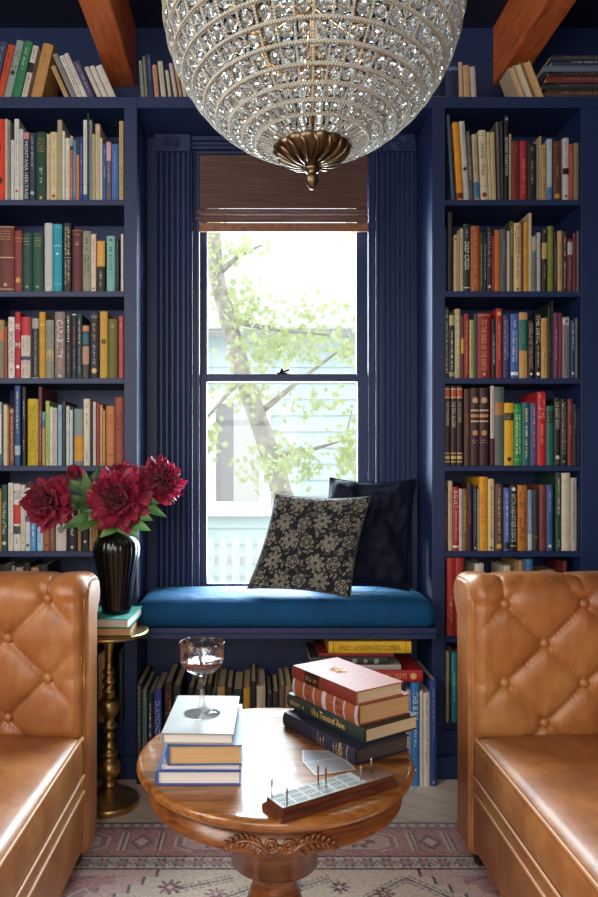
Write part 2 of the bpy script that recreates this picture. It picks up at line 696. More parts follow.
BAM = bamboo(.1)
BAMF = bamboo(.02)
t = thing('woven_blind', 'brown woven bamboo roman blind drawn up at the window top', 'blind', (.104, 2.722, 2.31))
W2 = .334
box('headrail', (-W2, W2, .004, .03, -.03, .004), BAM, t)
box('valance', (-W2, W2, -.004, .0, -.205, .002), BAM, t, .001)
for z, yy in ((-.205, -.006), (-.232, -.009)):
    m = MB()
    m.sheet(lambda u, v, z=z, yy=yy: (-W2 + 2 * W2 * u, yy + .008 - .014 * math.sin(PI * v), z - .027 * v), 2, 8)
    m.build('fold', BAMF, t, True)
box('hem', (-W2 - .002, W2 + .002, -.006, .004, -.296, -.262), mat('bamboo_hem', '#8d6047', .6, var=.25, scale=60.), t, .002)
m = MB()
for x in (-.22, 0, .22):
    m.tube([(x, .006, -.2), (x, .004, -.27)], .0015, 6)
m.build('lift_cord', mat('cord', '#6b5a4a', .8), t)

# ---------------------------------------------------------------- outside
GZ = -.35
struct(box('ground', (-7, 9, 2.95, 14, GZ - .1, GZ), mat('garden_ground', '#c9cbbb', .95, var=.3)))
SIDING = mat('pale_blue_siding', '#c3d2d6', .6, var=.05, scale=3.)
WHITEP = mat('white_exterior_paint', '#f0f1ee', .5, var=.04)
ROOFM = mat('light_roof', '#c4c4c2', .8, var=.15, scale=14.)
t = thing('house', 'pale blue clapboard house with light roof outside the window', 'house', (0, 7.2, GZ))
m = MB()
z = 0.
while z < 2.78:
    m.add([(-4, -.002, z), (6, -.002, z), (6, -.022, z), (-4, -.022, z), (-4, 0, z + .165), (6, 0, z + .165), (-4, .01, z + .165), (6, .01, z + .165)],
          [(0, 1, 2, 3), (3, 2, 5, 4), (4, 5, 7, 6)])
    z += .165
m.box(-4, 6, .01, 3, 0, 2.8)
m.build('siding', SIDING, t)
m = MB()
n = 16
for i in range(n):
    y0, z0 = -.35 + 3.4 * i / n, 2.82 + 1.75 * i / n
    y1, z1 = -.35 + 3.4 * (i + 1) / n, 2.82 + 1.75 * (i + 1) / n
    m.add([(-4.3, y0, z0 + .03), (6.3, y0, z0 + .03), (6.3, y1, z1 + .012), (-4.3, y1, z1 + .012), (-4.3, y0, z0), (6.3, y0, z0)], [(0, 1, 2, 3), (4, 5, 1, 0)])
m.box(-4.3, 6.3, -.34, .02, 2.79, 2.815)
m.build('roof', ROOFM, t)
box('gutter', (-4.3, 6.3, -.43, -.35, 2.8, 2.87), WHITEP, t, .02)
f = MB()
f.box(-1.2, -1.1, -.06, -.02, 1.0, 2.22).box(.05, .16, -.06, -.02, 1.0, 2.22).box(-1.1, .05, -.06, -.02, 2.1, 2.22).box(-1.1, .05, -.06, -.02, 1.0, 1.1)
f.box(-.48, -.4, -.055, -.02, 1.1, 2.1).box(-1.25, .2, -.09, -.02, .95, 1.0)
fr = f.build('window_frame', WHITEP, t)
box('pane', (-1.1, .05, -.03, -.023, 1.1, 2.1), mat('house_window_pane', '#8f8d90', .15, var=.1), fr)
box('curtain', (-.22, .05, -.036, -.031, 1.1, 2.1), mat('pale_curtain', '#c3c0bf', .9, var=.05), fr)

t = thing('picket_fence', 'white wooden picket fence in the garden outside', 'fence', (0, 4.6, GZ))
box('rail', (-1.2, 1.2, .012, .04, .80, .865), WHITEP, t)
box('rail', (-1.2, 1.2, .012, .04, .25, .32), WHITEP, t)
pk = None
for i in range(26):
    x = -1.05 + .084 * i
    if pk is None:
        pk = MB().add([(-.026, -.01, 0), (.026, -.01, 0), (.026, -.01, .95), (0, -.01, .99), (-.026, -.01, .95),
                       (-.026, .012, 0), (.026, .012, 0), (.026, .012, .95), (0, .012, .99), (-.026, .012, .95)],
                      [(0, 1, 2, 3, 4), (9, 8, 7, 6, 5), (0, 5, 6, 1), (1, 6, 7, 2), (2, 7, 8, 3), (3, 8, 9, 4), (4, 9, 5, 0)]).build('picket', WHITEP, t)
        pk.location.x = x
    else:
        q = pk.copy()
        COL.objects.link(q)
        q.location.x = x

TY = 5.3


def at(px, py, Y):
    return Vector(((px - 255) * Y / 700, Y, 1.1 - (py - 467) * Y / 700))


t = thing('tree', 'leaning tree with pale green leaves outside the window', 'tree', (.3, TY, GZ))
B0 = Vector((.3, TY, GZ))
bark = mat('tree_bark', '#a39c90', .9, var=.35, scale=18., bump=.6)
path = [(.32, TY, GZ)] + [tuple(at(px, py, TY)) for px, py in ((287, 510), (270, 455), (257, 415), (243, 375), (228, 320), (216, 275), (213, 225), (209, 160))]
m = MB()
m.tube([Vector(p) - B0 for p in path], [.11, .09, .075, .075, .07, .065, .06, .058, .05], 10)
for br in ([(257, 415), (300, 380), (340, 350)], [(228, 320), (280, 330), (330, 335)], [(270, 455), (310, 450), (345, 440), (352, 410)], [(216, 275), (240, 255), (262, 245)],
           [(243, 375), (222, 400), (205, 420)]):
    m.tube([at(px, py, TY - .06 * i) - B0 for i, (px, py) in enumerate(br)], [.03, .016, .008, .005][:len(br)], 7)
m.build('trunk', bark, t, True)


def leaf_mat(name, c0, c1, tl):
    k = NT(name)
    ns = k.n('ShaderNodeTexNoise', Scale=7., Detail=2.)
    k.l(k.coords(), ns.inputs['Vector'])
    cc = k.ramp(ns.outputs['Fac'], [(.35, c0), (.65, c1)])
    k.l(cc, k.b.inputs['Base Color'])
    k.b.inputs['Roughness'].default_value = .45
    tr = k.n('ShaderNodeBsdfTranslucent')
    k.l(cc, tr.inputs['Color'])
    mx = k.n('ShaderNodeMixShader')
    mx.inputs[0].default_value = tl
    k.l(k.b.outputs[0], mx.inputs[1])
    k.l(tr.outputs[0], mx.inputs[2])
    k.l(mx.outputs[0], k.out.inputs['Surface'])
    return k.m


TLEAF = leaf_mat('tree_leaf', '#b3c080', '#d2d9aa', .45)
m = MB()
rr = random.Random(3)
for px, py, sx, sy, n in ((300, 345, 48, 22, 120), (245, 312, 22, 30, 90), (262, 352, 30, 20, 80), (283, 462, 36, 24, 130), (243, 392, 26, 18, 60),
                          (346, 452, 13, 32, 70), (318, 402, 30, 16, 30), (213, 255, 10, 30, 36), (243, 250, 22, 8, 26), (352, 222, 8, 18, 14), (212, 440, 10, 24, 26), (300, 310, 40, 14, 36), (345, 350, 14, 14, 30)):
    for _ in range(int(n * 1.7)):
        c_ = at(rr.gauss(px, sx * .55), rr.gauss(py, sy * .55), TY + rr.uniform(-.35, .25)) - B0
        s = rr.uniform(.02, .042)
        E = Matrix.Translation(c_) @ Matrix.Rotation(rr.uniform(-1.2, 1.2), 4, 'X') @ Matrix.Rotation(rr.uniform(-1, 1), 4, 'Z') @ Matrix.Rotation(rr.uniform(0, 6.3), 4, 'Y')
        pts = [Vector((0, 0, 0))]
        for q in range(10):
            a_ = PI * 2 * q / 10
            r_ = s * (1. if q % 2 == 0 else .5)
            pts.append(Vector((r_ * math.sin(a_), .1 * r_, r_ * math.cos(a_))))
        m.add([E @ p for p in pts], [(0, 1 + q, 1 + (q + 1) % 10) for q in range(10)])
m.build('foliage', TLEAF, t)
# ---------------------------------------------------------------- books
TXT = {}


def text_geo(s):
    if s in TXT:
        return TXT[s]
    cu_ = bpy.data.curves.new('lettering', 'FONT')
    cu_.body = s
    cu_.resolution_u = 2
    o = bpy.data.objects.new('lettering', cu_)
    COL.objects.link(o)
    bpy.context.view_layer.update()
    me = o.evaluated_get(bpy.context.evaluated_depsgraph_get()).to_mesh()
    V = np.array([v.co[:2] for v in me.vertices])
    F = [tuple(p.vertices) for p in me.polygons]
    o.evaluated_get(bpy.context.evaluated_depsgraph_get()).to_mesh_clear()
    bpy.data.objects.remove(o)
    bpy.data.curves.remove(cu_)
    lo, hi = V.min(0), V.max(0)
    TXT[s] = ((V - lo), F, hi - lo)
    return TXT[s]


def cover_mat(hexc):
    return mat('cover_' + hexc.lstrip('#'), hexc, .55, var=.1, scale=25.)


def ink(hexc):
    return mat('ink_' + hexc.lstrip('#'), hexc, .5, var=0)


def glyphs(rnd, length, height, lines=1):
    """illegible printing: little strokes of uneven width, in word groups"""
    q = []
    for ln in range(lines):
        y = (ln + .5) * height / lines - height / 2
        hh = height / lines * .62
        x = 0.
        while x < length:
            for _ in range(rnd.randint(3, 8)):
                w_ = hh * rnd.uniform(.35, .7)
                if x + w_ > length:
                    break
                h2 = hh * rnd.uniform(.6, 1)
                k_ = rnd.random()
                if k_ < .4:
                    q.append((x, x + w_ * .35, y - h2 / 2, y + h2 / 2))
                    q.append((x, x + w_, y + h2 * .25, y + h2 / 2))
                elif k_ < .7:
                    q.append((x, x + w_, y - h2 / 2, y - h2 * .25))
                    q.append((x + w_ * .6, x + w_, y - h2 / 2, y + h2 / 2))
                else:
                    q.append((x, x + w_, y - h2 / 2, y + h2 / 2))
                x += w_ + hh * .22
            x += hh * .7
    return q


def book(t, h, d, col, decos=(), page=None, name='book', seed=0, out=False):
    """upright book, spine at y=0 facing -y, standing on z=0. returns its root Empty"""
    rnd = random.Random(seed)
    root = bpy.data.objects.new(name, None)
    root.empty_display_size = .03
    COL.objects.link(root)
    b = min(.005, .14 * t)
    c = min(.0028, .14 * t)
    ovr = .003
    page = page or PAGE_C
    O = [(-t / 2, d), (-t / 2, b)] + [(k * t / 2, b * k * k) for k in (-.75, -.45, 0, .45, .75)] + [(t / 2, b), (t / 2, d)]
    s = (t / 2 - c) / (t / 2)
    I = [(-t / 2 + c, d)] + [(x * s, b + c) for x, y in O[1:-1]] + [(t / 2 - c, d)]
    n = len(O)
    V = [(x, y, z) for z in (0, h) for x, y in O + I]
    F = []
    for i in range(n - 1):
        F.append((i, i + 1, 2 * n + i + 1, 2 * n + i))
        F.append((n + i + 1, n + i, 3 * n + i, 3 * n + i + 1))
        F.append((i + 1, i, n + i, n + i + 1))
        F.append((2 * n + i, 2 * n + i + 1, 3 * n + i + 1, 3 * n + i))
    F.append((0, 2 * n, 3 * n, n))
    F.append((n - 1, 2 * n - 1, 4 * n - 1, 3 * n - 1))
    cm = cover_mat(col) if isinstance(col, str) else col
    cv = ob('cover', V, F, cm, root)
    cv.data.polygons.foreach_set('use_smooth', [False] * len(F))
    MB().box(-t / 2 + c, t / 2 - c, b + c + .0003, d - ovr, ovr, h - ovr).build('page_block', page, root)

    def yp(x, e=.0005):
        return b * (2 * x / t) ** 2 - e

    for dd in decos:
        kd = dd[0]
        f0, f1 = dd[-2], dd[-1]
        z1, z0 = h * (1 - f0), h * (1 - f1)
        mb = MB()
        if kd == 'b':
            xs = [k * t / 2 * .998 for k in (-1, -.75, -.45, 0, .45, .75, 1)]
            mb.add([(x, yp(x, .0003), z) for z in (z0, z1) for x in xs], [(i, i + 1, 8 + i, 7 + i) for i in range(6)])
            mb.build('spine_band', ink(dd[1]), root)
        elif kd in 'tuh':
            V2, F2, sz = text_geo(dd[1])
            L, W = (z1 - z0, .62 * t) if kd != 'h' else (.86 * t, z1 - z0)
            sx = L / sz[0]
            sy = min(W / sz[1], sx * 1.9)
            out_ = []
            for x, y in V2:
                p, q = (x - sz[0] / 2) * sx, (y - sz[1] / 2) * sy
                zc = (z0 + z1) / 2
                if kd == 't':
                    X, Z = q, zc - p
                elif kd == 'u':
                    X, Z = -q, zc + p
                else:
                    X, Z = p, zc + q
                out_.append((X, yp(X, .0006), Z))
            mb.add(out_, F2)
            mb.build('spine_title', ink(dd[2]), root)
        elif kd in 's2':
            for a_, b_, y0, y1 in glyphs(rnd, z1 - z0, t * (.5 if kd == 's' else .75), 1 if kd == 's' else 2):
                mb.add([(y0, yp(y0), z1 - a_), (y1, yp(y1), z1 - a_), (y1, yp(y1), z1 - b_), (y0, yp(y0), z1 - b_)], [(3, 2, 1, 0)])
            if mb.V:
                mb.build('spine_lettering', ink(dd[1]), root)
        elif kd == 'l':
            k_ = max(1, int((z1 - z0) / .008))
            for i in range(k_):
                z = z1 - (i + .5) * (z1 - z0) / k_
                w_ = t * rnd.uniform(.28, .42)
                for a_, b_, y0, y1 in glyphs(rnd, 2 * w_, .006):
                    a_, b_ = a_ - w_, b_ - w_
                    mb.add([(a_, yp(a_), z + y0), (b_, yp(b_), z + y0), (b_, yp(b_), z + y1), (a_, yp(a_), z + y1)], [(0, 1, 2, 3)])
            if mb.V:
                mb.build('spine_lettering', ink(dd[1]), root)
        elif kd == 'o':
            r_ = min(.4 * t, (z1 - z0) / 2)
            zc = (z0 + z1) / 2
            P = [(r_ * math.cos(i * PI / 8) * (1 if i % 2 else .75), r_ * math.sin(i * PI / 8) * (1 if i % 2 else .75)) for i in range(16)]
            mb.add([(0, yp(0), zc)] + [(x, yp(x), zc + y) for x, y in P], [(0, 1 + i, 1 + (i + 1) % 16) for i in range(16)])
            mb.build('spine_emblem', ink(dd[1]), root)
    return root


ORD = ['first', 'second', 'third', 'fourth', 'fifth', 'sixth', 'seventh', 'eighth', 'ninth', 'tenth', 'eleventh', 'twelfth', 'thirteenth', 'fourteenth', 'fifteenth',
       'sixteenth', 'seventeenth', 'eighteenth', 'nineteenth', 'twentieth', 'twenty-first', 'twenty-second', 'twenty-third', 'twenty-fourth', 'twenty-fifth',
       'twenty-sixth', 'twenty-seventh', 'twenty-eighth', 'twenty-ninth', 'thirtieth']


def parse(line):
    f = [x.strip() for x in line.split('|')]
    nums = f[0].split()
    x0, x1, yt = map(float, nums[:3])
    col = nums[3]
    o = {}
    for w_ in nums[4:]:
        if '=' in w_:
            k, v = w_.split('=')
            o[k] = v
        else:
            o[w_] = True
    dec = []
    for s in (f[2].split(';') if len(f) > 2 else []):
        s = s.strip()
        if s:
            p = s.split(':')
            dec.append(tuple(p[:-2]) + (float(p[-2]), float(p[-1])))
    return x0, x1, yt, col, f[1], dec, o


def shelf_row(rows, base, place, group, ysp=YS + .014, depth=.18, gap=.0006):
    """x pixels at the spine plane, one line per book"""
    P = [parse(r) for r in rows.strip().split('\n')]
    s = ysp / 700
    for i, (x0, x1, yt, col, desc, dec, o) in enumerate(P):
        if i + 1 < len(P):
            nx = P[i + 1][0]
            if x1 > nx:
                x1 = nx
        if base < BT1:
            x1 = min(x1, 578.9)
        lean = math.radians(float(o.get('lean', 0)))
        X0, X1 = (x0 - 255) * s, (x1 - 255) * s
        H = 1.1 - (yt - 467) * s - base
        cl = math.cos(lean)
        tk = (X1 - X0 - gap) * cl
        hh = (H - tk * math.sin(abs(lean))) / cl if lean else H
        dp = min(depth, max(.10, .72 * hh)) * (.94 + .06 * ((i * 37) % 10) / 10) - float(o.get('rec', 0))
        out = 'p' in o
        pg = {'w': PAGE_W, 't': PAGE_T}.get(o.get('page', ''), PAGE_C)
        r = book(tk, hh, dp, col, () if out else dec, pg, 'book', seed=i * 17 + int(base * 1000))
        rec = float(o.get('rec', 0))
        X = (X0 + X1) / 2
        # pivot on the lower corner it leans over
        if lean > 0:       # top to the right
            piv = Vector((X1, ysp + rec, base + .0005))
            off = Vector((-tk / 2, 0, 0))
        elif lean < 0:
            piv = Vector((X0, ysp + rec, base + .0005))
            off = Vector((tk / 2, 0, 0))
        else:
            piv = Vector((X, ysp + rec, base + .0005))
            off = Vector((0, 0, 0))
        M = Matrix.Translation(piv) @ Matrix.Rotation(lean, 4, 'Y') @ Matrix.Translation(off)
        if out:
            M = M @ Matrix.Translation((0, dp, 0)) @ Matrix.Rotation(PI, 4, 'Z')
        r.matrix_world = M
        tag(r, f'{desc}, {ORD[i]} from left {place}', 'book', group)


LB, RB = "left bookcase's", "right bookcase's"
G1, G2, G3 = 'books in the left bookcase', 'books in the right bookcase', 'books lying on top of the shelving'
# x0 x1 ytop colour | description | spine marks
shelf_row('''
-14 -6 41 #3a4668 lean=13 | dark navy leaning book | s:#8a93a8:.1:.5
-5 2 44 #c24a30 lean=13 | red-orange leaning book | s:#7a2016:.15:.6
2.5 10 39.5 #8fa09c lean=13 | grey-green leaning book | t:NILE:#2c3836:.18:.48;o:#2c3836:.5:.6
10.5 19 40 #2f7d56 lean=13 | green leaning book | s:#a8cfb6:.12:.5
20.2 26 45 #c9c5bb lean=13 | white leaning book with dark patch | b:#25282c:.32:.5;s:#6a655c:.06:.28;s:#6a655c:.55:.9
29.5 40.5 42.5 #b98c54 lean=13 | thick tan leaning book | s:#8a6436:.2:.4
''', BT1, "on top of the left bookcase", G3, YS + .02, .17)
shelf_row('''
65.5 70.5 65 #b3946c lean=-24 | tan book leaning left | s:#7a5c38:.2:.8
72.5 78 53 #8b8d8c lean=-24 | grey patterned book leaning left | 2:#46494c:.05:.95
78.5 83.6 55 #d4d2cd lean=-24 | white book with black lettering leaning left | s:#202226:.05:.92
84 89 52.6 #d0cdc8 lean=-24 | white book with brown lettering leaning left | s:#8a6a5c:.05:.7
89.6 96.5 60 #4a4a6c lean=-24 | dusky purple book leaning left | s:#9c96b2:.1:.8
98.5 103.4 66 #c3beb8 lean=-24 page=w | pale grey book leaning left
104 109.4 65 #c9c4bd lean=-24 page=w | off-white book leaning left
110 117.5 64 #c6c1ba lean=-24 page=w | wide off-white book leaning left
''', BT1, "below the left beam", G3, YS + .02, .17)
shelf_row('''
141.3 144.8 60.5 #7d8478 lean=-4 | thin grey-green book | s:#50564c:.1:.9
145.3 148.5 56 #5c6052 lean=-4 | thin olive patterned book | 2:#a8a890:.05:.95
149 154 54 #26345e lean=-4 | dark navy book | s:#7a86a8:.1:.6
155 159.5 64.6 #b58b70 lean=-5 | salmon-tan book | s:#80583e:.1:.8
161.5 166.5 61 #b8b3a5 lean=-6 | cream book | s:#8a8474:.1:.5
168.7 172 70 #b5ae9e lean=-7 | short cream book
174.5 178.2 63 #b9aaa8 lean=-9 | pinkish white book
179.8 183 63 #a98d6a lean=-10 | tan book
184 187.6 64 #bdb3a0 lean=-10 | pale cream book
188.5 191.8 66 #c6c2b8 lean=-10 | thin white book
''', BT1, "above the window alcove", G3, YS + .02, .15)
shelf_row('''
446 458.5 63 #1f2b4c | wide dark navy book | b:#5a6f9a:.1:.2
459.7 463.8 62 #b59f85 lean=-2 | pinkish tan page-edge book
464.4 471 65 #b0956e lean=-2 | tan book
471.8 477 66.5 #b3aaa4 lean=-3 | pale grey book
''', BT1, "beside the chandelier", G3, YS + .02, .15)
shelf_row('''
520 525.6 66 #b9a88f lean=-20 p page=t | cream page-edge book leaning left
527 534 63 #b5aa9a lean=-20.5 p | dark-jacketed book with pale pages leaning left
537 545 60 #b39a6e lean=-21 p page=t | tan page-edge book leaning left
''', BT1, "below the right beam", G3, YS + .02, .17)

shelf_row('''
-7 5 119 #d23a28 | wide bright red book | s:#3a1410:.25:.5;o:#201010:.7:.8
5.2 7.5 119 #cfc6b6 | thin cream book | s:#887:.1:.9
7.7 10.3 120 #8a8f88 | thin grey book | s:#3c403c:.1:.9
10.8 14 140 #d6d5cf | thin white book | s:#889090:.1:.7
14.2 19 119 #d2d6d2 | tall white book | s:#8c9494:.15:.75;o:#b04030:.86:.9
19.2 23.2 129 #c3c9c8 | pale grey book | s:#98a0a0:.1:.8
23.5 29 132.5 #252c44 | dark navy book with pink label | b:#c88a92:.0:.1;t:MONTANA HERITAGE:#e8e4dc:.13:.97
29.3 35 133 #2b3f52 | blue-grey book | s:#9fb4c0:.05:.55;o:#9fb4c0:.85:.92
35.3 46.4 132 #1f4034 | wide dark green book | l:#c0a860:.08:.3;s:#9cae90:.52:.76;o:#c0a860:.93:.98
46.7 49.8 134 #cfc3a6 | thin cream book | s:#998e70:.1:.9
50 57 132 #d3c29c | thick cream book | s:#a08a5c:.06:.14;s:#b09a6c:.25:.8;o:#9c4a30:.9:.96
57.3 62 120 #a8a588 | tall olive-cream book | s:#78755c:.1:.9
62.2 64.8 131 #d3d6c6 | thin pale green-white book
65.2 69.6 138 #d5d3c2 | greenish white book | s:#9c9c8a:.2:.8
69.8 73 136 #a3644a | brown book with grey top | b:#9aa0a0:.0:.16;b:#2a2a2c:.16:.22;s:#dcb8a0:.5:.95
73.2 76 140 #4682b4 | sky blue book | s:#d8e4ee:.2:.9
76.2 79 137 #d38a40 | orange book with dark top | b:#3a4048:.0:.28;s:#8c4c1c:.4:.9
79.2 83 137 #273880 | dark blue book | s:#8c98d0:.1:.9
83.2 87 120 #d0d2d4 | tall white book | b:#3450a0:.92:1;s:#9aa0a8:.1:.8
87.2 89 113 #2c4038 | tall thin dark green book
89.3 92 120 #7c8c88 | tall grey-green book | s:#4c5c58:.1:.9
92.2 95 134 #b8ae8c | thin cream book | s:#8a6a50:.1:.9
95.2 100 124 #c3b594 | tall cream book | s:#998860:.1:.9
100.3 102.2 138 #d8d4c8 | thin white book
102.6 106 144 #2f5c9a | short blue book | s:#b8c8e0:.4:.6;s:#b8c8e0:.1:.2
106.3 111 142 #6a5c68 | short purple-grey book with pink top | b:#cfa4a6:.0:.32;s:#b8a8a8:.4:.7
111.4 118.4 144 #3f6cb0 | thick short blue book | s:#6c90cc:.2:.7
119 123.3 121 #b8a46c | tall tan book with dark pattern | s:#4a4028:.05:.95
''', SH[0], f"on the {LB} top shelf", G1)
shelf_row('''
-3 13.7 226 #6b2f2a | thick maroon book with gold lines | b:#c8a478:.01:.02;l:#d0aa80:.06:.22;b:#d0b088:.47:.485;o:#c8a070:.86:.92;b:#c8a478:.95:.965
14.2 21.8 230.5 #8a3a34 | maroon book with gold emblem | b:#c8a070:.12:.13;l:#d0aa80:.16:.2;o:#d8a848:.76:.86
22.2 31.6 233 #1f4a44 | dark green book with gilt lines | l:#b0a870:.07:.22;s:#b8b488:.9:.96
32 43 233 #21503f | dark green book with gilt title | l:#b0a870:.07:.24;s:#b8b488:.9:.96
44.3 52.3 223 #bfc3c6 | pale grey book | l:#eeeeee:.03:.12;o:#dadada:.92:.96
52.8 61.8 224 #1f9cb8 | bright teal book | b:#7ccad8:.04:.05;b:#7ccad8:.31:.33;o:#d8eef2:.42:.46;b:#7ccad8:.88:.89
63 71 223 #25262a | black book with cream boxed lettering | 2:#dcd4bc:.06:.48;b:#a89c78:.5:.51;2:#c8c0a8:.54:.9
72 82 229 #5f2b30 | dark maroon book | l:#d0b090:.06:.12;s:#b88c80:.2:.26;b:#a87850:.02:.03
82.5 90.8 231 #8c9180 | grey-green book | 2:#40463a:.4:.7;s:#40463a:.1:.36
91 96 234 #d3c3b0 | cream book | s:#a06050:.1:.5;o:#444444:.92:.96
96.6 104.8 241 #2a2622 | black book with orange top | b:#d09a48:.0:.5;s:#e8c060:.1:.45;s:#b8a080:.6:.9
106.5 114.8 236 #76b4b0 | pale turquoise book | s:#285c60:.2:.7;o:#285c60:.05:.1
115.3 119 238 #1c1c22 | thin black book | s:#77777f:.1:.9
120.8 123.4 234 #c9c4c0 | thin white book
''', SH[1], f"on the {LB} second shelf", G1)
shelf_row('''
-4 4 320 #a88a5a | tan and orange book | b:#c8743c:.2:.34;b:#7c7a60:.36:1
4.3 7.3 327 #9a4a34 | thin red-brown book
8 14.4 317 #dcdad4 | white book with black lettering | s:#888888:.06:.18;t:BROKEN MUSIC:#202428:.24:.74;s:#888888:.84:.94
15 20.3 312 #b51f34 | crimson book with white lettering | h:BEJ:#f0e4e0:.17:.29;h:M:#f0e4e0:.46:.54;o:#f0e4e0:.79:.86
20.6 30 317 #cfc9c0 | white patterned book with red top | b:#c02c3c:.0:.3;2:#9a9488:.34:.58;b:#3c4470:.64:.7;2:#b86c30:.7:.98
32 38.5 318.5 #a5a5a0 | grey book with dark panel | b:#2a3230:.17:.98;s:#889490:.22:.95
39 45.2 312 #c7962e | mustard yellow book | b:#e0c070:.18:.2;b:#a87820:.3:.31
45.6 53.5 320 #8e9688 | grey-green patterned book | 2:#4c5850:.1:.5;b:#b0a880:.52:.7;2:#5c6450:.6:.95
54.6 64.6 312 #8d7c7c | wide mauve-grey book with white lettering | t:CAPABILITY:#e8e0dc:.12:.7;s:#d0a060:.72:.85;o:#e0e0e0:.94:.98
65 71.4 313 #1e2423 | black book with white script lettering | s:#e4e4e0:.05:.45;s:#6c7470:.5:.9
71.7 76.3 314 #24262e | thin black book with red lettering | s:#d03040:.2:.48;s:#888890:.55:.9;b:#c8c8cc:.0:.02
76.6 82 314 #1f3638 | dark teal book | s:#c4d0c8:.08:.48;s:#70888a:.52:.95
82.2 89 325 #3a3634 | short patterned book in brown and teal | b:#c08850:.02:.12;b:#2f6070:.16:.36;b:#b08c78:.4:.74;2:#7c6c60:.76:.98
89.6 98.5 312 #1f1f30 | near-black book with gilt emblem | s:#b08868:.18:.46;s:#8c8ca0:.5:.8;o:#d8b878:.84:.93;h:W:#a0a0ac:.05:.1
99.6 107.4 311.5 #c09a3a | golden yellow book | o:#5c4410:.4:.5
108 117.3 319 #6a6428 | wide olive book | o:#8a8448:.08:.16
118.6 123.3 316 #b34a4c | rose-red book | s:#d8a0a0:.1:.2
''', SH[2], f"on the {LB} third shelf", G1)
shelf_row('''
-5 1.2 402 #b9c8b0 | pale green book | b:#e4e8ea:.2:.8;b:#4a6ca0:.82:1
3.3 7.2 405 #d2c8b0 | cream book
7.4 8.8 407 #b8783c | thin orange-tan book
9 14 408 #7d4636 | red-brown book with pale marks | o:#c8a088:.02:.1;s:#d8c0b0:.15:.95
14.5 20 386 #2b5488 | tall blue book with white lettering | s:#e8ecf0:.07:.6;b:#a8bcd0:.75:.87
22 25.5 387 #26282c | tall thin black book with white lettering | s:#e0e0dc:.18:.42;s:#b0b0b0:.68:.8
27.3 38 399 #c7aa1c | wide yellow book with green lettering | t:THE LUCK OF THE PUNDITS:#6e7a20:.1:.74;b:#8c8618:.77:.78;2:#98902a:.84:.94
38.5 41.8 387 #703040 | tall maroon marbled book | s:#c8b8b8:.3:.95
42 45.2 412 #6aa0b8 | short book in blue and tan | b:#b88c50:.3:1;b:#4a6a90:.15:.3
45.5 49.4 401 #a8c468 | lime green book with black lettering | s:#1f2a18:.18:.9
49.6 52.8 407 #d8d4c8 | thin white book
53 57 408 #d0c9c4 | white speckled book | 2:#504848:.04:.96
58 61.8 405 #8fb8d8 | sky blue book | s:#20406a:.1:.3;s:#6c90b0:.36:.7
62.2 65.4 401 #40342e | thin dark brown book
66 69.4 406 #bccfc6 | pale mint book | s:#7a9088:.1:.5
69.7 72.6 410 #c0cfe2 | pale blue book | s:#8898b8:.15:.6
74 82.8 409 #cf9228 | ochre book with teal-grey top | b:#7a9090:.0:.48;b:#6c8484:.92:1
83.4 89.8 399 #d4cfba | cream book with small black lettering | s:#605c50:.06:.14;s:#605c50:.22:.48;s:#807c70:.8:.96
90 92.7 405 #2c2a30 | thin dark book
93 95.8 402 #d3ccc8 | thin white book | s:#8c8484:.1:.9
96.2 99.8 403 #8f3426 | brick red book
100 102.5 405 #c09a6a | thin tan book
102.7 105.3 410 #bf8a56 | short tan book | o:#4c2c18:.94:.98
106 114.3 406 #bd7c4a | orange-tan book with dark lines | l:#6c3c1c:.14:.4;b:#7c4420:.8:.81;b:#7c4420:.83:.84
114.8 123.4 397.5 #94452f | rust book with large dark lettering | u:NIXON:#2c2028:.24:.62
''', SH[3], f"on the {LB} fourth shelf", G1)
shelf_row('''
-6 0.8 489 #d8a030 | orange-yellow book | s:#805010:.1:.8
1.2 7 485 #1f4f48 | dark green book with pale lettering | t:The Music of Trees:#d0d8c8:.26:.75;o:#d0d8c8:.85:.92
8 13 483 #dcd8d0 | white book with fine lettering | s:#8c8880:.05:.95
13.3 20.2 484 #dedad2 | white book with black and red blocks | h:PO:#181818:.1:.16;h:OD:#181818:.17:.23;b:#c83a34:.31:.6;b:#484848:.63:.75;s:#888888:.8:.9
20.5 25 485 #d3cfc4 | off-white book | s:#9c988c:.1:.9
25.2 30 488 #d6d4d0 | white book with small picture | b:#6a5a80:.44:.54;o:#444444:.88:.95
30.2 36 492 #4a9ad0 | bright blue book | s:#d8e8f0:.2:.9
37 43 497 #a9cce8 | pale blue book | s:#5c8cb8:.3:.9
43.4 49 500 #b0623a | orange-brown book | s:#5c2c18:.2:.8;o:#2c1810:.86:.92
49.4 55 500 #7c5a48 | brown book | s:#b89880:.2:.8
55.5 66 494 #d3ccc4 | thick white book with small figure | o:#808080:.56:.7;s:#9c948c:.1:.4
67 77 499 #1c1c20 | thick black book with white lettering | s:#d0d0cc:.3:.8;o:#d0d0cc:.9:.96
77.8 81 500 #a47c4e | thin tan book
81.5 88.6 497 #1d1e22 | black book | o:#c8c8c4:.8:.86
89.4 92 493 #a8967c | thin taupe book
92.3 98 490 #b98a4a | golden tan book | s:#80561c:.2:.8
''', SH[4], f"on the {LB} fifth shelf", G1)
shelf_row('''
-4 8 566 #2c2e34 rec=.03 | dark charcoal book
8.5 12 567 #8c8c88 rec=.03 | thin grey book
12.5 20 569 #b8a488 rec=.03 | tan book
20.5 27 564 #26262a rec=.03 | black book
28 36 569 #b88c58 rec=.03 | golden tan book
37 45 566 #2c2830 rec=.03 | dark plum book
''', SH[5], "just above the left sofa arm", G1)
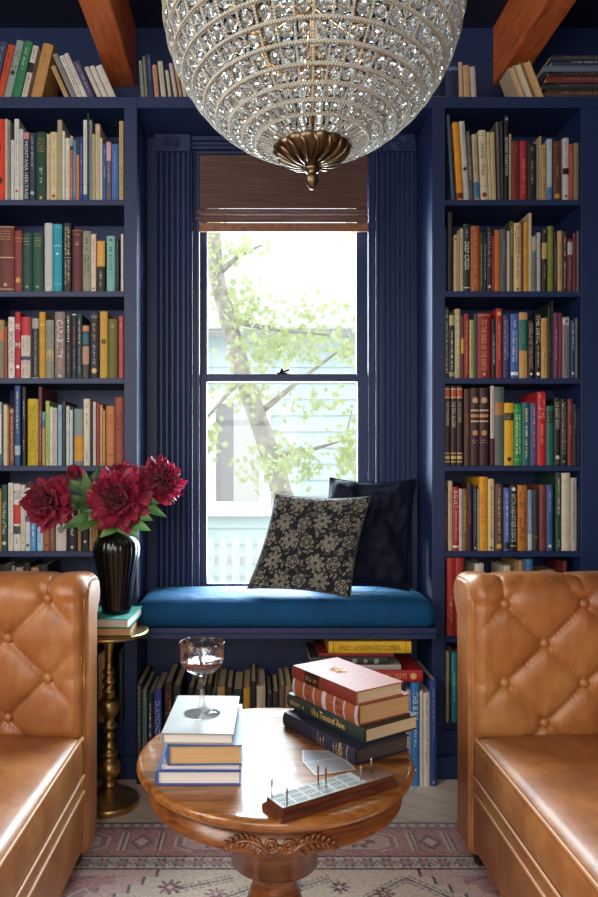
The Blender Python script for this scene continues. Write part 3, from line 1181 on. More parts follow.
shelf_row('''
98 105 655 #b09468 | tan book
105.5 109 660 #4c4440 | dark brown book
118.7 122.8 651 #26352e | dark green book | s:#6c7c70:.1:.8
''', SH[6], f"on the {LB} lowest shelf", G1)

shelf_row('''
452 455.3 114 #3f5470 lean=-3.6 | tall slate blue book leaning left
457.6 463.8 122 #d98f22 lean=-3.6 | orange-yellow book leaning left | b:#5c1c14:.9:.97
464.3 469.8 121 #b9bcb4 lean=-3.6 | pale grey book with black emblem | o:#1c1c1c:.5:.7;s:#8c8c84:.05:.3
470.1 474 131 #4f504e lean=-3.2 | dark grey book | s:#b8b8b0:.05:.3;t:HORSES:#b0aca0:.34:.7
475 479.9 134 #b8a888 lean=-2.6 | cream book with blue foot | b:#2f74ac:.72:.96;s:#8c7c5c:.1:.6
481.2 488.7 130 #cfc6a8 lean=-2.2 | wide cream book with bold black lettering | b:#a89a78:.07:.08;t:Animal-Wise:#28221c:.17:.64;b:#a89a78:.79:.8;o:#8c2c30:.86:.97
489.1 491.9 132 #c6ba94 lean=-2 | thin cream book | s:#8c9060:.1:.4
492.2 496.6 132 #beb088 lean=-1.8 | cream book | s:#9c8c60:.1:.9
498 501 122 #57585a lean=-1.5 | tall dark grey book | s:#8c8c8c:.1:.5
501.3 504 121 #2a2526 lean=-1 | tall black patterned book | 2:#8c7c78:.05:.95
504.5 509 115 #18191f | tall black book with white lettering | o:#8c8c90:.02:.08;t:BEYOND TRADITION:#d8d8d8:.26:.7
509.3 511.4 134 #b39878 | thin tan book
511.8 519.8 141 #702a20 | thick red-brown book | s:#a05c40:.08:.2
520.1 527.2 141 #a02434 | crimson book | s:#d89060:.3:.9
528 536.4 144 #1f2124 | wide black book | s:#8c8c88:.3:.75;s:#77777a:.06:.15
537 539.2 140 #8c8a80 | thin grey book
539.5 541.4 136 #bd9c68 | tall thin tan book
541.7 546.5 145 #b8965c | tan book with black lettering | t:KOOKS:#1f1810:.06:.4;s:#1f1810:.55:.95
547.2 552.3 139 #a9bcc8 | pale blue book | b:#3c78b0:.78:1;s:#5c7484:.08:.2
553.6 561.4 141 #5a3422 | wide brown book with gilt emblem | o:#c09040:.86:.98;s:#a87c48:.42:.62;b:#8c5c34:.06:.07
563 569 138 #c3c1be | white book with black band | b:#141418:.48:.58;s:#44444a:.06:.44;o:#444:.9:.95
569.4 573.4 144 #a34a2c | orange-red book | s:#d08c5c:.1:.8
574 580.6 143 #857a5c | olive-grey book | s:#5c5438:.2:.7
''', SH[0], f"on the {RB} top shelf", G2)
shelf_row('''
444.8 446.2 228 #24408c | thin blue book
448 453 212 #1f1c1a | tall black book | s:#5c5448:.1:.6
454 457.2 235 #bfa882 | cream book | o:#5c4c30:.05:.1
457.5 460 231 #a08c68 | thin tan book
460.3 463.3 228.5 #b8aa8c | thin cream book | s:#5c503c:.1:.9
463.6 470.4 224 #1f3630 | dark green book with white lettering | s:#a8b8b0:.08:.2;t:DEEP CREEK:#e8ecea:.26:.68;b:#c8d0cc:.93:.945
471 479.8 226 #a3562a | wide rust book with gilt lettering | s:#c89048:.12:.9
480 483.3 233 #2c3c34 | thin dark green book | s:#9cb0a4:.2:.9
483.6 487 232 #1d1e22 | thin black book | s:#c0c0bc:.2:.8
487.4 491.9 227 #2c2e36 | charcoal book | t:GIRLS IN:#9c9ca4:.08:.6;o:#c8c8cc:.88:.96
492.3 494.6 236 #98281f | thin red book
494.9 500.2 230 #b5652c | orange-brown book
500.5 506.9 229 #4d545e | slate grey book | s:#80868c:.2:.6
507.3 509.8 231 #c0b498 | thin cream book
510 513.8 221 #4c5434 | olive book with cream lettering | s:#d8d4b8:.08:.5
514 521.3 223 #cdb784 | cream book with bold dark lettering | t:WILL ROGERS:#3c2018:.03:.45;s:#7c6040:.48:.82;o:#443020:.94:.98
521.6 523.6 221 #7c2a20 | thin dark red book
523.9 528.4 222 #c39a34 | golden book | s:#7c5410:.1:.9
528.7 531.8 213 #c5b08c | tall thin cream book
532 536.9 237 #66757c | short blue-grey patterned book | b:#a8a49c:.0:.25;2:#38444c:.3:.95
537.3 540.6 232.5 #b9b5b2 | thin white book | s:#77777a:.1:.9
542 547.4 229 #23231f | black book with cream label | b:#b09c64:.22:.48;s:#a8a8a0:.02:.1;s:#8c8474:.55:.8
548 553.4 226 #77802c | olive green book | s:#a8b060:.2:.5
554 557 232 #1d1d1e | thin black book | s:#9c9c98:.2:.9
557.8 562.2 231 #bc9a68 | tan book | s:#80602c:.2:.9
562.6 567.4 232 #3f241f | dark brown book with pale lettering | s:#d0c0a8:.1:.4;s:#d0c0a8:.5:.95
567.8 572.8 239 #62323a | maroon book with white label | b:#b0aca4:.06:.3;s:#a88088:.4:.8
573.1 576.6 233 #5c2830 | thin maroon book
577 580.6 231 #75616c | mauve book
''', SH[1], f"on the {RB} second shelf", G2)
shelf_row('''
444.8 449 307 #1b1b18 | black book with cream capitals | t:THE AMATEUR NATURALIST:#c8c0a0:.04:.94
449.3 454.8 314 #1e1f22 | black book with cream head | b:#a89c74:.02:.18;s:#d8d8d0:.26:.88;b:#8c8c70:.9:.97
455 460.6 309 #a8a076 | olive-cream book with white script | s:#ecead8:.1:.85
461 464.2 316 #5f2428 | thin maroon book | b:#c0903c:.36:.6
464.4 469.2 314 #8c2228 | red book with gilt lettering | s:#d8b870:.1:.95
469.6 474 320 #a9a468 | pale yellow-green book | s:#5c5c38:.05:.9
474.2 477.2 314 #3c4a48 | dark grey-green book
477.6 490.8 313 #8c1f28 | wide dark red book with gilt lettering | t:TO THE ENDS OF THE EARTH:#cfae74:.1:.88;o:#cfae74:.91:.96;b:#c8a870:.03:.04
491.8 495.8 319 #1f2826 | black-green book | s:#d0d4d0:.26:.78
496.1 502.4 308.5 #9a2a26 | red book with flame emblem | o:#f0a040:.02:.13;s:#e0a090:.2:.75
503.4 509.6 315 #38346c | dark purple book | 2:#b0a8c8:.08:.72
511 518.9 314 #3f62a8 | blue book with pale script | s:#d0dcf0:.1:.2;2:#c0d0e8:.26:.75;b:#e0e8f0:.9:.95
519.5 527.8 312.5 #c0955a | tan book with teal label | b:#20685c:.11:.58;s:#4c9484:.16:.5
528.6 534 320 #1f1c1c | black book with peach lettering | t:MIDDLE OF THE NIGHT:#d8a890:.06:.84;o:#e8e0d8:.9:.95
535.6 541 314 #191a1d | black book with white lettering | t:THE DEVIL:#e8e8e4:.02:.46;s:#e0e0dc:.5:.84;o:#e8e8e4:.89:.97
541.5 547.8 318 #c39a58 | tan book with red lettering | t:RED OR DEAD:#a82820:.08:.48;s:#8c6c38:.54:.9
548.2 551.4 306 #1e2620 | tall dark green book | s:#5c7c50:.3:.7
551.6 553.6 301 #1c1a1e | tall thin black book
553.8 558.8 313 #6a3054 | plum book | s:#c090a8:.25:.75
559 562.3 313 #6c1c2c | thin dark crimson book | s:#a85c68:.1:.8
562.6 570 317 #77777a | grey mountain picture book | h:K2:#eeeeee:.02:.13;2:#3c3c40:.3:.95
571 575.3 320 #22376c | navy book with white lettering | s:#d0d8e8:.05:.55;o:#b0b8c8:.88:.95
575.6 577.8 318 #6c6458 | thin taupe book
''', SH[2], f"on the {RB} third shelf", G2)
gb = 'b:#c8ac78:.03:.05;b:#b04a38:.055:.13;b:#c8ac78:.135:.155;b:#c8ac78:.84:.855;b:#c8a870:.88:.92;b:#c8ac78:.945:.96;'
shelf_row(f'''
445 450 386 #38211c | dark brown gilt-banded book | {gb}t:THE CONQUERORS:#d8ccb8:.2:.5
451.2 456.6 386 #3a221d | dark brown gilt-banded book | {gb}t:THE TRAIL BLAZERS:#d8ccb8:.2:.52
457.2 462.6 386 #33201c | dark brown gilt-banded book | {gb}t:THE RANCHERS:#b8a890:.2:.46
464.5 470.6 389 #4a2a24 | brown book with rust lettering | s:#a85c3c:.32:.62
471 479.6 388 #3a2024 | dark maroon ornate gilt book | o:#c8a078:.08:.24;b:#d0b088:.28:.3;b:#b88858:.34:.38;b:#d0b088:.42:.44;o:#c09058:.54:.62;l:#c8a070:.66:.72
480 488.8 388 #3b2126 | dark maroon ornate gilt book | o:#c8a078:.08:.24;b:#d0b088:.28:.3;b:#b88858:.34:.38;b:#d0b088:.42:.44;o:#c09058:.54:.62;l:#c8a070:.66:.72
490.5 494.6 386 #4a1c30 | tall thin maroon and white book | b:#c8c0bc:.0:.66;s:#5c2838:.06:.64
495 504.4 387 #59675e | wide grey-green book with tan label | b:#a8763c:.2:.36;b:#3f4c44:.02:.03
504.7 514 403 #d9a91e | bright yellow book with black label | b:#33301c:.16:.28;s:#a89848:.18:.26;o:#2c2410:.86:.94
514.4 522.2 404 #1f8a48 | bright green book with white lettering | b:#78c090:.1:.11;2:#e0ecd0:.18:.82;b:#78c090:.9:.91
522.6 530.4 402.5 #255f66 | teal-blue book with yellow lettering | s:#d8d898:.1:.9
530.7 537.3 403 #554d78 | purple-grey book | s:#a8a0c0:.06:.75;b:#78709c:.82:.83
537.7 546.3 392 #bb1f2c | tall bright red book | t:LITTLE ME:#e8b8a0:.05:.36;s:#d88070:.44:.72
546.7 554 406 #1f6656 | teal-green book with black label | b:#16302a:.1:.28;l:#80a890:.12:.26
554.6 560.6 398 #1e1a1b | black book with white emblem | t:THE SECRET ROOM:#d0ccc4:.05:.46;o:#d0c8bc:.84:.92;o:#5c5450:.93:.98
561 567.2 399 #1b1b1d | black book with dotted lettering | 2:#b0aca4:.05:.85;o:#908c88:.92:.96
568 573 399 #74302c | red-brown book | s:#b87868:.1:.2;s:#c89080:.4:.52
573.4 577.4 404 #231d2c | near-black purple book | s:#8c84a0:.15:.4
577.7 580.7 408 #1e2440 | thin dark navy book | s:#6c6c8c:.3:.9
'''.replace('dark brown gilt-banded book |', 'dark brown gilt-banded book |'), SH[3], f"on the {RB} fourth shelf", G2)
shelf_row('''
444.6 447.8 488 #1f2024 | black and maroon book | b:#5c1c28:.46:.82;s:#8c8c8c:.1:.4
448.2 452.6 481 #bfae88 | cream book | s:#8c4c38:.15:.5;s:#8c7c58:.55:.8
453 459 487 #a3282c | red book with white lettering | t:BIG HIT:#e8dcd4:.06:.34;s:#e0b0a8:.38:.85;b:#e8e0dc:.92:.95
459.2 462.6 489 #c3bab4 | thin white book | s:#8c4c50:.1:.8
462.8 467.2 489 #7c5a2e | brown-gold book | s:#e0c068:.12:.7
467.4 472.4 483 #3a1c24 | dark maroon book | s:#a85c64:.2:.65
473.5 477.4 486 #1f2a44 | dark navy book | s:#7c8ca8:.05:.85;o:#d0d4dc:.94:.97
477.6 479.4 489 #a89c78 | thin tan book
479.6 488 477 #d99a1c | bright orange-yellow book | s:#a8641c:.03:.12;2:#b8541c:.25:.65;s:#b8741c:.88:.95
488.3 494.4 479 #d0bf94 | cream book with black lettering | s:#302818:.1:.83;o:#302818:.94:.98
495.5 502.9 484 #5c3d30 | brown book with gilt emblem | s:#d0b090:.06:.86;o:#d8a84c:.88:.98
504 510 488 #4a62a8 | blue book with white script | s:#d8e0f0:.06:.85;b:#2c2c34:.87:.97
510.4 517 485 #17191d | black book with white capitals | o:#d8d8d8:.03:.1;t:SMITH AND OTHER EVENTS:#e8e8e8:.14:.86;b:#d0d0d0:.92:.93
518 527.4 485.5 #b5701c | wide orange-brown book | t:LIETZKE:#4c2c10:.1:.86
528 532.4 490 #7c90b0 | grey-blue book | s:#c8d0e0:.3:.7;b:#b8bcc4:.72:.98
533 539 490 #22302c | dark green book | o:#8c6c40:.75:.8
539.8 546.4 485 #7c3634 | red-brown book | s:#50201c:.2:.8
547 553 485 #3a5a90 | blue book | s:#a8bcd8:.1:.42;o:#d0d8e4:.9:.96
556 561.5 473.5 #1f4436 | tall dark green book with yellow-white lettering | s:#e4e8b8:.06:.56;s:#e4e8b8:.86:.95
562 570.6 473 #d2c8b0 | thick cream book | s:#b8ae90:.1:.9
571 577 478 #b3aaa8 | pale mauve-grey book | s:#706870:.08:.85
578 581 490 #3a2c2c | thin dark brown book
''', SH[4], f"on the {RB} fifth shelf", G2)
shelf_row('''
447 455.4 558 #ad2f2b | tall red book | s:#d89078:.5:.85
455.8 464 558 #a82c2a | tall red book | s:#d89078:.5:.85
478 487 565 #d6cfc4 rec=.03 page=w | white book
507 514 567 #d3cdb8 rec=.03 page=w | cream book
519 523 561 #b09064 | tan book
523.5 525.5 560 #5c6c80 | thin slate book
526 533 559.5 #3f78b4 | blue book
545 560 572 #b8a284 rec=.04 page=t | wide tan book
566 570 562 #6c2830 rec=.02 | thin maroon book
''', SH[5], "just above the right sofa arm", G2)
shelf_row('''
446 449.2 651 #b5a883 | thin cream book
449.5 451.3 655 #2c302c | thin dark book
451.6 457 653 #1f8c9c | teal book | s:#a8d4d8:.3:.7
457.4 464 656 #8c4c38 | brown book
''', SH[6], f"on the {RB} lowest shelf", G2)


def flat(t, h, d, col, decos, loc, yaw, label, group, page=None, seed=0, out=False):
    """book lying front cover up: spine faces (yaw-90), loc = centre of its underside"""
    r = book(t, h, d, col, decos, page, 'book', seed)
    # local x -> up, y -> depth, z -> minus x
    R = Matrix(((0, 0, -1, 0), (0, 1, 0, 0), (1, 0, 0, 0), (0, 0, 0, 1)))
    C = Matrix.Translation((0, -d / 2, -h / 2))
    r.matrix_world = Matrix.Translation(Vector(loc) + Vector((0, 0, t / 2 + .0004))) @ Matrix.Rotation(math.radians(yaw), 4, 'Z') @ R @ C
    return tag(r, label, 'book', group)


# flat pile on top of the right bookcase
z = BT1 + .0005
for i, (tk, col, w_, dx, lab) in enumerate((
        (.014, '#7c8a88', .25, .0, 'grey-green book at the bottom of the pile on the right bookcase'),
        (.03, '#4a3428', .27, .01, 'thick brown book second from bottom of the pile on the right bookcase'),
        (.022, '#26242a', .25, .0, 'black book third from bottom of the pile on the right bookcase'),
        (.024, '#6a2a24', .26, .012, 'dark red book in the middle of the pile on the right bookcase'),
        (.014, '#1f2026', .25, .02, 'thin black book above the red one in the right bookcase pile'),
        (.022, '#5c6c84', .27, .0, 'blue-grey book third from top of the right bookcase pile'),
        (.018, '#26304a', .24, .03, 'dark navy book with white lettering near top of the pile'),
        (.016, '#34363a', .23, .025, 'charcoal book topmost on the pile on the right bookcase'))):
    dec = [('s', '#c8ccd4', .3, .95)] if i in (6,) else [('s', '#77706c', .2, .8)]
    flat(tk, w_, .17, col, dec, (1.035 + w_ / 2 + dx, YS + .115, z), 0, lab, G3, seed=900 + i)
    z += tk + .0008
z = BT1 + .0005
for i, (tk, col, lab) in enumerate(((.009, '#c8bfae', 'thin cream book lying flat on the shelving behind the chandelier'), (.009, '#5c6470', 'thin slate book lying flat upon the cream one behind the chandelier'))):
    flat(tk, .07, .12, col, [], (.67, YS + .09, z), 0, lab, G3, PAGE_W, 950 + i)
    z += tk + .0008

# ---- row on the floor under the window seat
G4 = 'books under the window seat'


def under(rows, place, y0, depth, ynames=None):
    shelf_row(rows, 0.0, place, G4, y0, depth)


under('''
136.2 142 684 #26282a | tall black book with fine lettering | s:#a8b0a8:.02:.95
142.5 146.6 690 #5c7c84 | thin blue-green book | s:#2c3c40:.2:.8
147.2 153 694 #1e2024 | black book with white lettering | s:#d8d8d4:.1:.5;s:#d8d8d4:.55:.9
153.6 161.4 690 #2f4290 | blue book with big pale capitals | t:DIAMONDS:#b8c4e8:.12:.52
164.3 171.8 683 #33231f | dark brown book with rust lettering | t:ATTE:#a86840:.1:.32
173 180.6 686 #2a2b2c | charcoal book | o:#b89038:.1:.14
''', "under the window seat's left end", 2.425, .255)
under('''
188 194 688 #2c2a2a | black-brown book
195 200.6 690 #5c3a34 | dark red-brown book
201.5 206 686 #2b3030 | charcoal-green book
206.6 211.5 684 #26241f | black book
212 216.5 690 #2f5048 | dark green book
217.3 225 687 #b08c5c | tan book
226 232.4 688 #2c2c2e | charcoal book
233 242.6 690 #292c2d | wide black book
243.4 250 688 #bf8f30 | golden orange book
250.5 256 682 #1d1c20 | tall black book | s:#a87838:.5:.8
256.6 265.4 686 #b8ac94 | cream book | s:#8c8068:.2:.6
267 272 694 #25262c | short black book
272.8 278.6 692 #2c2a30 | short charcoal book
279.4 285 686 #6a5444 | brown book
285.6 292 686 #8c7a62 | taupe book
293 300 688 #3a3c40 | dark grey book
''', "of the row behind the glass", 2.44, .25)
under('''
330 341 683 #2a2c30 | dark grey book
346 356 683 #33302c | black-brown book
362 372 683 #242a30 | charcoal book
378 388 683 #2c2a2a | black book
391 394.2 684 #1f2a26 | thin black-green book | s:#80988c:.3:.9
394.6 397.6 684 #202a2c | thin charcoal book | s:#8ca0a0:.3:.9
398 401 683 #1f3a3c | thin dark teal book | s:#98b8b4:.3:.9
401.4 405 684 #26222a | thin black book | s:#a8a0a8:.3:.9
406 411.2 690 #a8a6c0 | pale lilac-grey book | s:#7c7a98:.1:.9
411.7 419.3 683 #2f78bd | bright blue book with white capitals | t:THE BIRD:#f0f4f8:.09:.36;s:#b8d0e8:.42:.62;o:#e8f0f8:.83:.85
420 423 691 #d0cfcc | thin white book
423.5 430 693 #d3cfc4 | cream book with small dark lettering | s:#55524c:.06:.26;s:#77746c:.3:.78
430.5 436.8 680 #2b4384 | tall navy-blue book | s:#8c9ccc:.08:.55;s:#c8d0e4:.95:.98
''', "below the bench's pile", 2.41, .27)
zs = 1.1 - (680 - 467) * 2.41 / 700
zt = .3565
pile = ((.040, 'ad1f28', .285, .135, [('t', 'RAILWAYS', '#d8b060', .55, .8), ('o', '#d8b060', .84, .93)], 'bright red book with gilt title at the bottom of the bench pile'),
        (.018, 'a8a39a', .24, .245, [], 'pale grey book second from bottom of the bench pile'),
        (.026, '2c2f30', .27, .17, [('o', '#8c9090', .52, .62), ('o', '#8c9090', .68, .74), ('o', '#8c9090', .8, .9)], 'charcoal book with round emblems in the bench pile'),
        (.012, '7c1f24', .26, .20, [], 'thin dark red book just below the yellow one in the bench pile'),
        (.040, 'd9ad1e', .285, .255, [('t', 'RIFLES  •  A MODERN ENCYCLOPEDIA', '#3c2c10', .13, .87), ('b', '#8c6c10', .05, .06), ('b', '#8c6c10', .93, .94)], 'yellow book with black capitals topmost on the bench pile'))
for i, (tk, col, L, x0, dec, lab) in enumerate(pile):
    flat(tk, L, .2, '#' + col, dec, (x0 + L / 2 + (.16 if i == 0 else .02 if i < 4 else .0), 2.412 + .105 + .004 * (i % 2), zt), 0, lab, 'books piled under the window seat', seed=970 + i)
    zt += tk + .0008
# ---------------------------------------------------------------- rug
RZ = 2.15
rx0, rx1, ry0 = -1.25, 1.35, -.6
hx0, hx1, hy0 = -.75, .95, .85            # finely woven part that can be seen
res = .004
nx, ny = int((hx1 - hx0) / res), int((RZ - hy0) / res)
U, Vv = np.meshgrid(np.linspace(hx0, hx1, nx), np.linspace(0, RZ - hy0, ny))
pal = {k: np.array(lin(v)) for k, v in dict(rose='#dca2a2', pink='#f4d4cc', cream='#fff0e0', peach='#f4d6b8', navy='#4a4658', grey='#b0a8b2', mauve='#bd98a0', wine='#a86c74', slate='#9ca4b0').items()}
C = np.zeros(U.shape + (3,)) + pal['cream']


def put(mask, col, a=1.):
    global C
    mk = np.clip(mask.astype(float) * a, 0, 1)[..., None]
    C = C * (1 - mk) + pal[col] * mk


def rep(x, p):
    return (x + p / 2) % p - p / 2


w1 = .012 * np.sign(np.sin(U * 40)) * 0
# field first
fu, fv = U - .04, Vv - .25
put((fv > 0), 'cream')
put((fv > 0) & (np.abs(fu) + .9 * np.floor(fv / .03) * .03 > 1e9), 'peach')
# stepped rose corners on both sides
step = np.floor(np.clip(fv, 0, 9) / .035) * .035
for sgn, cx in ((-1, -.34), (1, .52)):
    d = (U - cx) * sgn + .3 - step * .9
    put((fv > .0) & (d > .22), 'navy')
    put((fv > .0) & (d > .228), 'pink')
    put((fv > .03) & (d > .30), 'rose')
    put((fv > .03) & (d > .30) & (np.abs(rep(fv + .4 * U, .07)) < .004), 'navy', .7)
    put((fv > .05) & (np.abs(rep(U, .11)) < .03) & (np.abs(rep(fv, .12)) < .035) & (d > .31), 'mauve')
    put((fv > .05) & (np.abs(np.abs(rep(U, .11)) + np.abs(rep(fv, .12)) - .034) < .004) & (d > .31), 'cream')
# central stepped medallion
dm = np.abs(fu) + np.floor(np.abs(Vv - .86) / .03) * .03 * 1.05
put((fv > .05) & (dm < .48), 'navy')
put((fv > .05) & (dm < .472), 'slate')
put((fv > .05) & (dm < .43), 'navy')
put((fv > .05) & (dm < .422), 'rose')
put((fv > .05) & (dm < .3), 'cream')
put((fv > .05) & (dm < .22) & (dm > .2), 'navy')
# field motifs: stepped stars and linked blossoms
for mx_, my_, r_, c1, c2 in ((-.22, .33, .035, 'wine', 'navy'), (-.10, .36, .03, 'mauve', 'wine'), (.02, .31, .03, 'navy', 'rose'), (.1, .325, .03, 'slate', 'navy'), (.22, .33, .036, 'navy', 'pink'),
                             (.33, .36, .03, 'wine', 'navy'), (-.3, .44, .03, 'mauve', 'navy'), (.42, .43, .035, 'rose', 'navy'), (-.17, .43, .028, 'rose', 'navy'), (.3, .46, .03, 'slate', 'wine')):
    a_, b_ = U - mx_, Vv - my_
    an = np.arctan2(b_, a_)
    q = np.hypot(a_, b_) / (.7 + .3 * np.cos(8 * an))
    put(q < r_, c2)
    put(q < r_ * .75, c1)
    put(q < r_ * .3, 'cream')
for x0, y0, x1, y1 in ((-.2, .34, -.06, .29), (-.12, .4, .0, .33), (.1, .34, .2, .29), (.28, .38, .4, .29), (.4, .29, .5, .38), (-.02, .4, .08, .46), (.35, .5, .45, .4)):
    L_ = math.hypot(x1 - x0, y1 - y0)
    tt = ((U - x0) * (x1 - x0) + (Vv - y0) * (y1 - y0)) / L_ ** 2
    dd = np.abs((U - x0) * (y1 - y0) - (Vv - y0) * (x1 - x0)) / L_
    put((tt > 0) & (tt < 1) & (dd < .0035), 'navy', .85)
    put((tt > 0) & (tt < 1) & (np.abs(dd - .012) < .003) & (np.abs(rep(tt, .14)) < .05), 'navy', .6)
# borders from the far edge inwards
put((Vv < .25), 'pink')
put((Vv > .185) & (Vv < .25), 'cream')
q = np.hypot(rep(U, .052), Vv - .218)
put((Vv > .185) & (Vv < .25) & (q < .02 + .005 * np.cos(6 * np.arctan2(Vv - .218, rep(U, .052)))), 'navy', .8)
put((q < .011), 'rose')
put((Vv > .185) & (Vv < .25) & (np.abs(np.abs(rep(U + .026, .052)) + np.abs(Vv - .218) - .014) < .004), 'grey')
put((np.abs(Vv - .187) < .0035) | (np.abs(Vv - .248) < .0035), 'navy')
mb_ = (Vv > .035) & (Vv < .185)
put(mb_, 'rose')
per = .42
uu = rep(U + .12, per)
vv = Vv - .11
oc = np.maximum(np.maximum(np.abs(uu) / .115, np.abs(vv) / .055), (np.abs(uu) / .115 + np.abs(vv) / .055) / 1.5)
put(mb_ & (oc < 1.0), 'cream')
put(mb_ & (oc < .94), 'mauve')
put(mb_ & (oc < .78), 'cream')
put(mb_ & (oc < .73), 'pink')
put(mb_ & (np.hypot(uu, vv * 1.5) < .04 + .012 * np.cos(6 * np.arctan2(vv, uu))), 'navy', .8)
put(mb_ & (np.hypot(uu, vv * 1.5) < .022), 'pink')
u2 = rep(U + .12 + per / 2, per)
for k_ in (-.06, -.045, .045, .06):
    put(mb_ & (np.abs(u2 - k_) < .0035) & (np.abs(vv) < .05), 'cream')
    put(mb_ & (np.abs(u2 - k_ - .006) < .003) & (np.abs(vv) < .05), 'navy', .7)
put(mb_ & (np.abs(np.abs(u2) + np.abs(vv) * .8 - .03) < .005), 'navy', .8)
put(mb_ & (np.abs(u2) + np.abs(vv) * .8 < .018), 'cream')
put(mb_ & (np.abs(rep(U * 1. + .03 * np.sin(Vv * 90), .05)) < .004) & (np.abs(np.abs(vv) - .062) < .008), 'navy', .7)
put((Vv < .035), 'grey')
put((Vv < .035) & (np.abs(rep(U, .03)) < .008) & (np.abs(Vv - .02) < .008), 'cream')
put((Vv < .006), 'navy')
put((np.abs(Vv - .036) < .003), 'navy')
# wear: abrash bands, faded patches, loose pile
ws = np.zeros(U.shape)
for f_, am in ((3, .5), (9, .3), (31, .25)):
    ph = rng.uniform(0, 6.3, 6)
    ws += am * (np.sin(U * f_ + ph[0] + 2 * np.sin(Vv * f_ * .7 + ph[1])) * np.sin(Vv * f_ * 1.3 + ph[2] + np.sin(U * f_ * .8 + ph[3])))
fade = np.clip(.2 + .2 * ws + rng.normal(0, .13, U.shape), 0, .75)[..., None]
C = C * (1 - fade) + np.array(lin('#f6eae2')) * fade
C *= (1 + rng.normal(0, .1, U.shape))[..., None]
C *= (1 - .06 * (np.arange(ny) % 2))[:, None, None]
Vz = np.stack([U, RZ - Vv, .008 + np.clip(rng.normal(0, .0003, U.shape), -.001, .001)], -1).reshape(-1, 3)
ii = (np.arange(ny - 1)[:, None] * nx + np.arange(nx - 1)[None]).ravel()
Q = np.stack([ii, ii + nx, ii + nx + 1, ii + 1], 1)
RUGM = attr_mat('rug_pile', .95, 500., .4)
rug = npob('rug', Vz, Q, RUGM, None, False)
colour_attr(rug, np.clip(C, 0, 1).reshape(-1, 3))
tag(rug, 'faded rose and cream patterned rug between the two leather sofas', 'rug')
m = MB()
m.box(hx0, hx1, hy0, RZ, .0005, .0072)
m.build('backing', mat('rug_backing', '#8c7c74', .95), rug)

# ---------------------------------------------------------------- chesterfield sofas
ARM_T = .13


def arm_profile():
    """(outward offset from the inner face, height) from the seat up, over the roll and down outside"""
    P = [(0, .07), (0, .18), (0, .30), (0, .40), (0, .50), (0, .60), (0, .70), (.0, .74)]
    P += [(.045 - .045 * math.cos(a), .752 + .045 * math.sin(a)) for a in (.25, .6, .95, 1.3, PI / 2)]
    P += [(.045 + .08 * u, .797 - .002 * u) for u in (.35, .7, 1.)]
    P += [(.125 + .038 * math.sin(a), .756 + .039 * math.cos(a)) for a in (.5, 1., 1.5, 2., 2.5, 3.)]
    P += [(.118, .70), (.115, .6), (.113, .45), (.113, .25), (.113, .07)]
    return P


def resample(P, n):
    d = [0]
    for a, b in zip(P, P[1:]):
        d.append(d[-1] + math.hypot(b[0] - a[0], b[1] - a[1]))
    out = []
    for i in range(n + 1):
        s = d[-1] * i / n
        k = max(j for j in range(len(d)) if d[j] <= s + 1e-9)
        k = min(k, len(P) - 2)
        f = (s - d[k]) / max(1e-9, d[k + 1] - d[k])
        out.append((P[k][0] + f * (P[k + 1][0] - P[k][0]), P[k][1] + f * (P[k + 1][1] - P[k][1])))
    return out


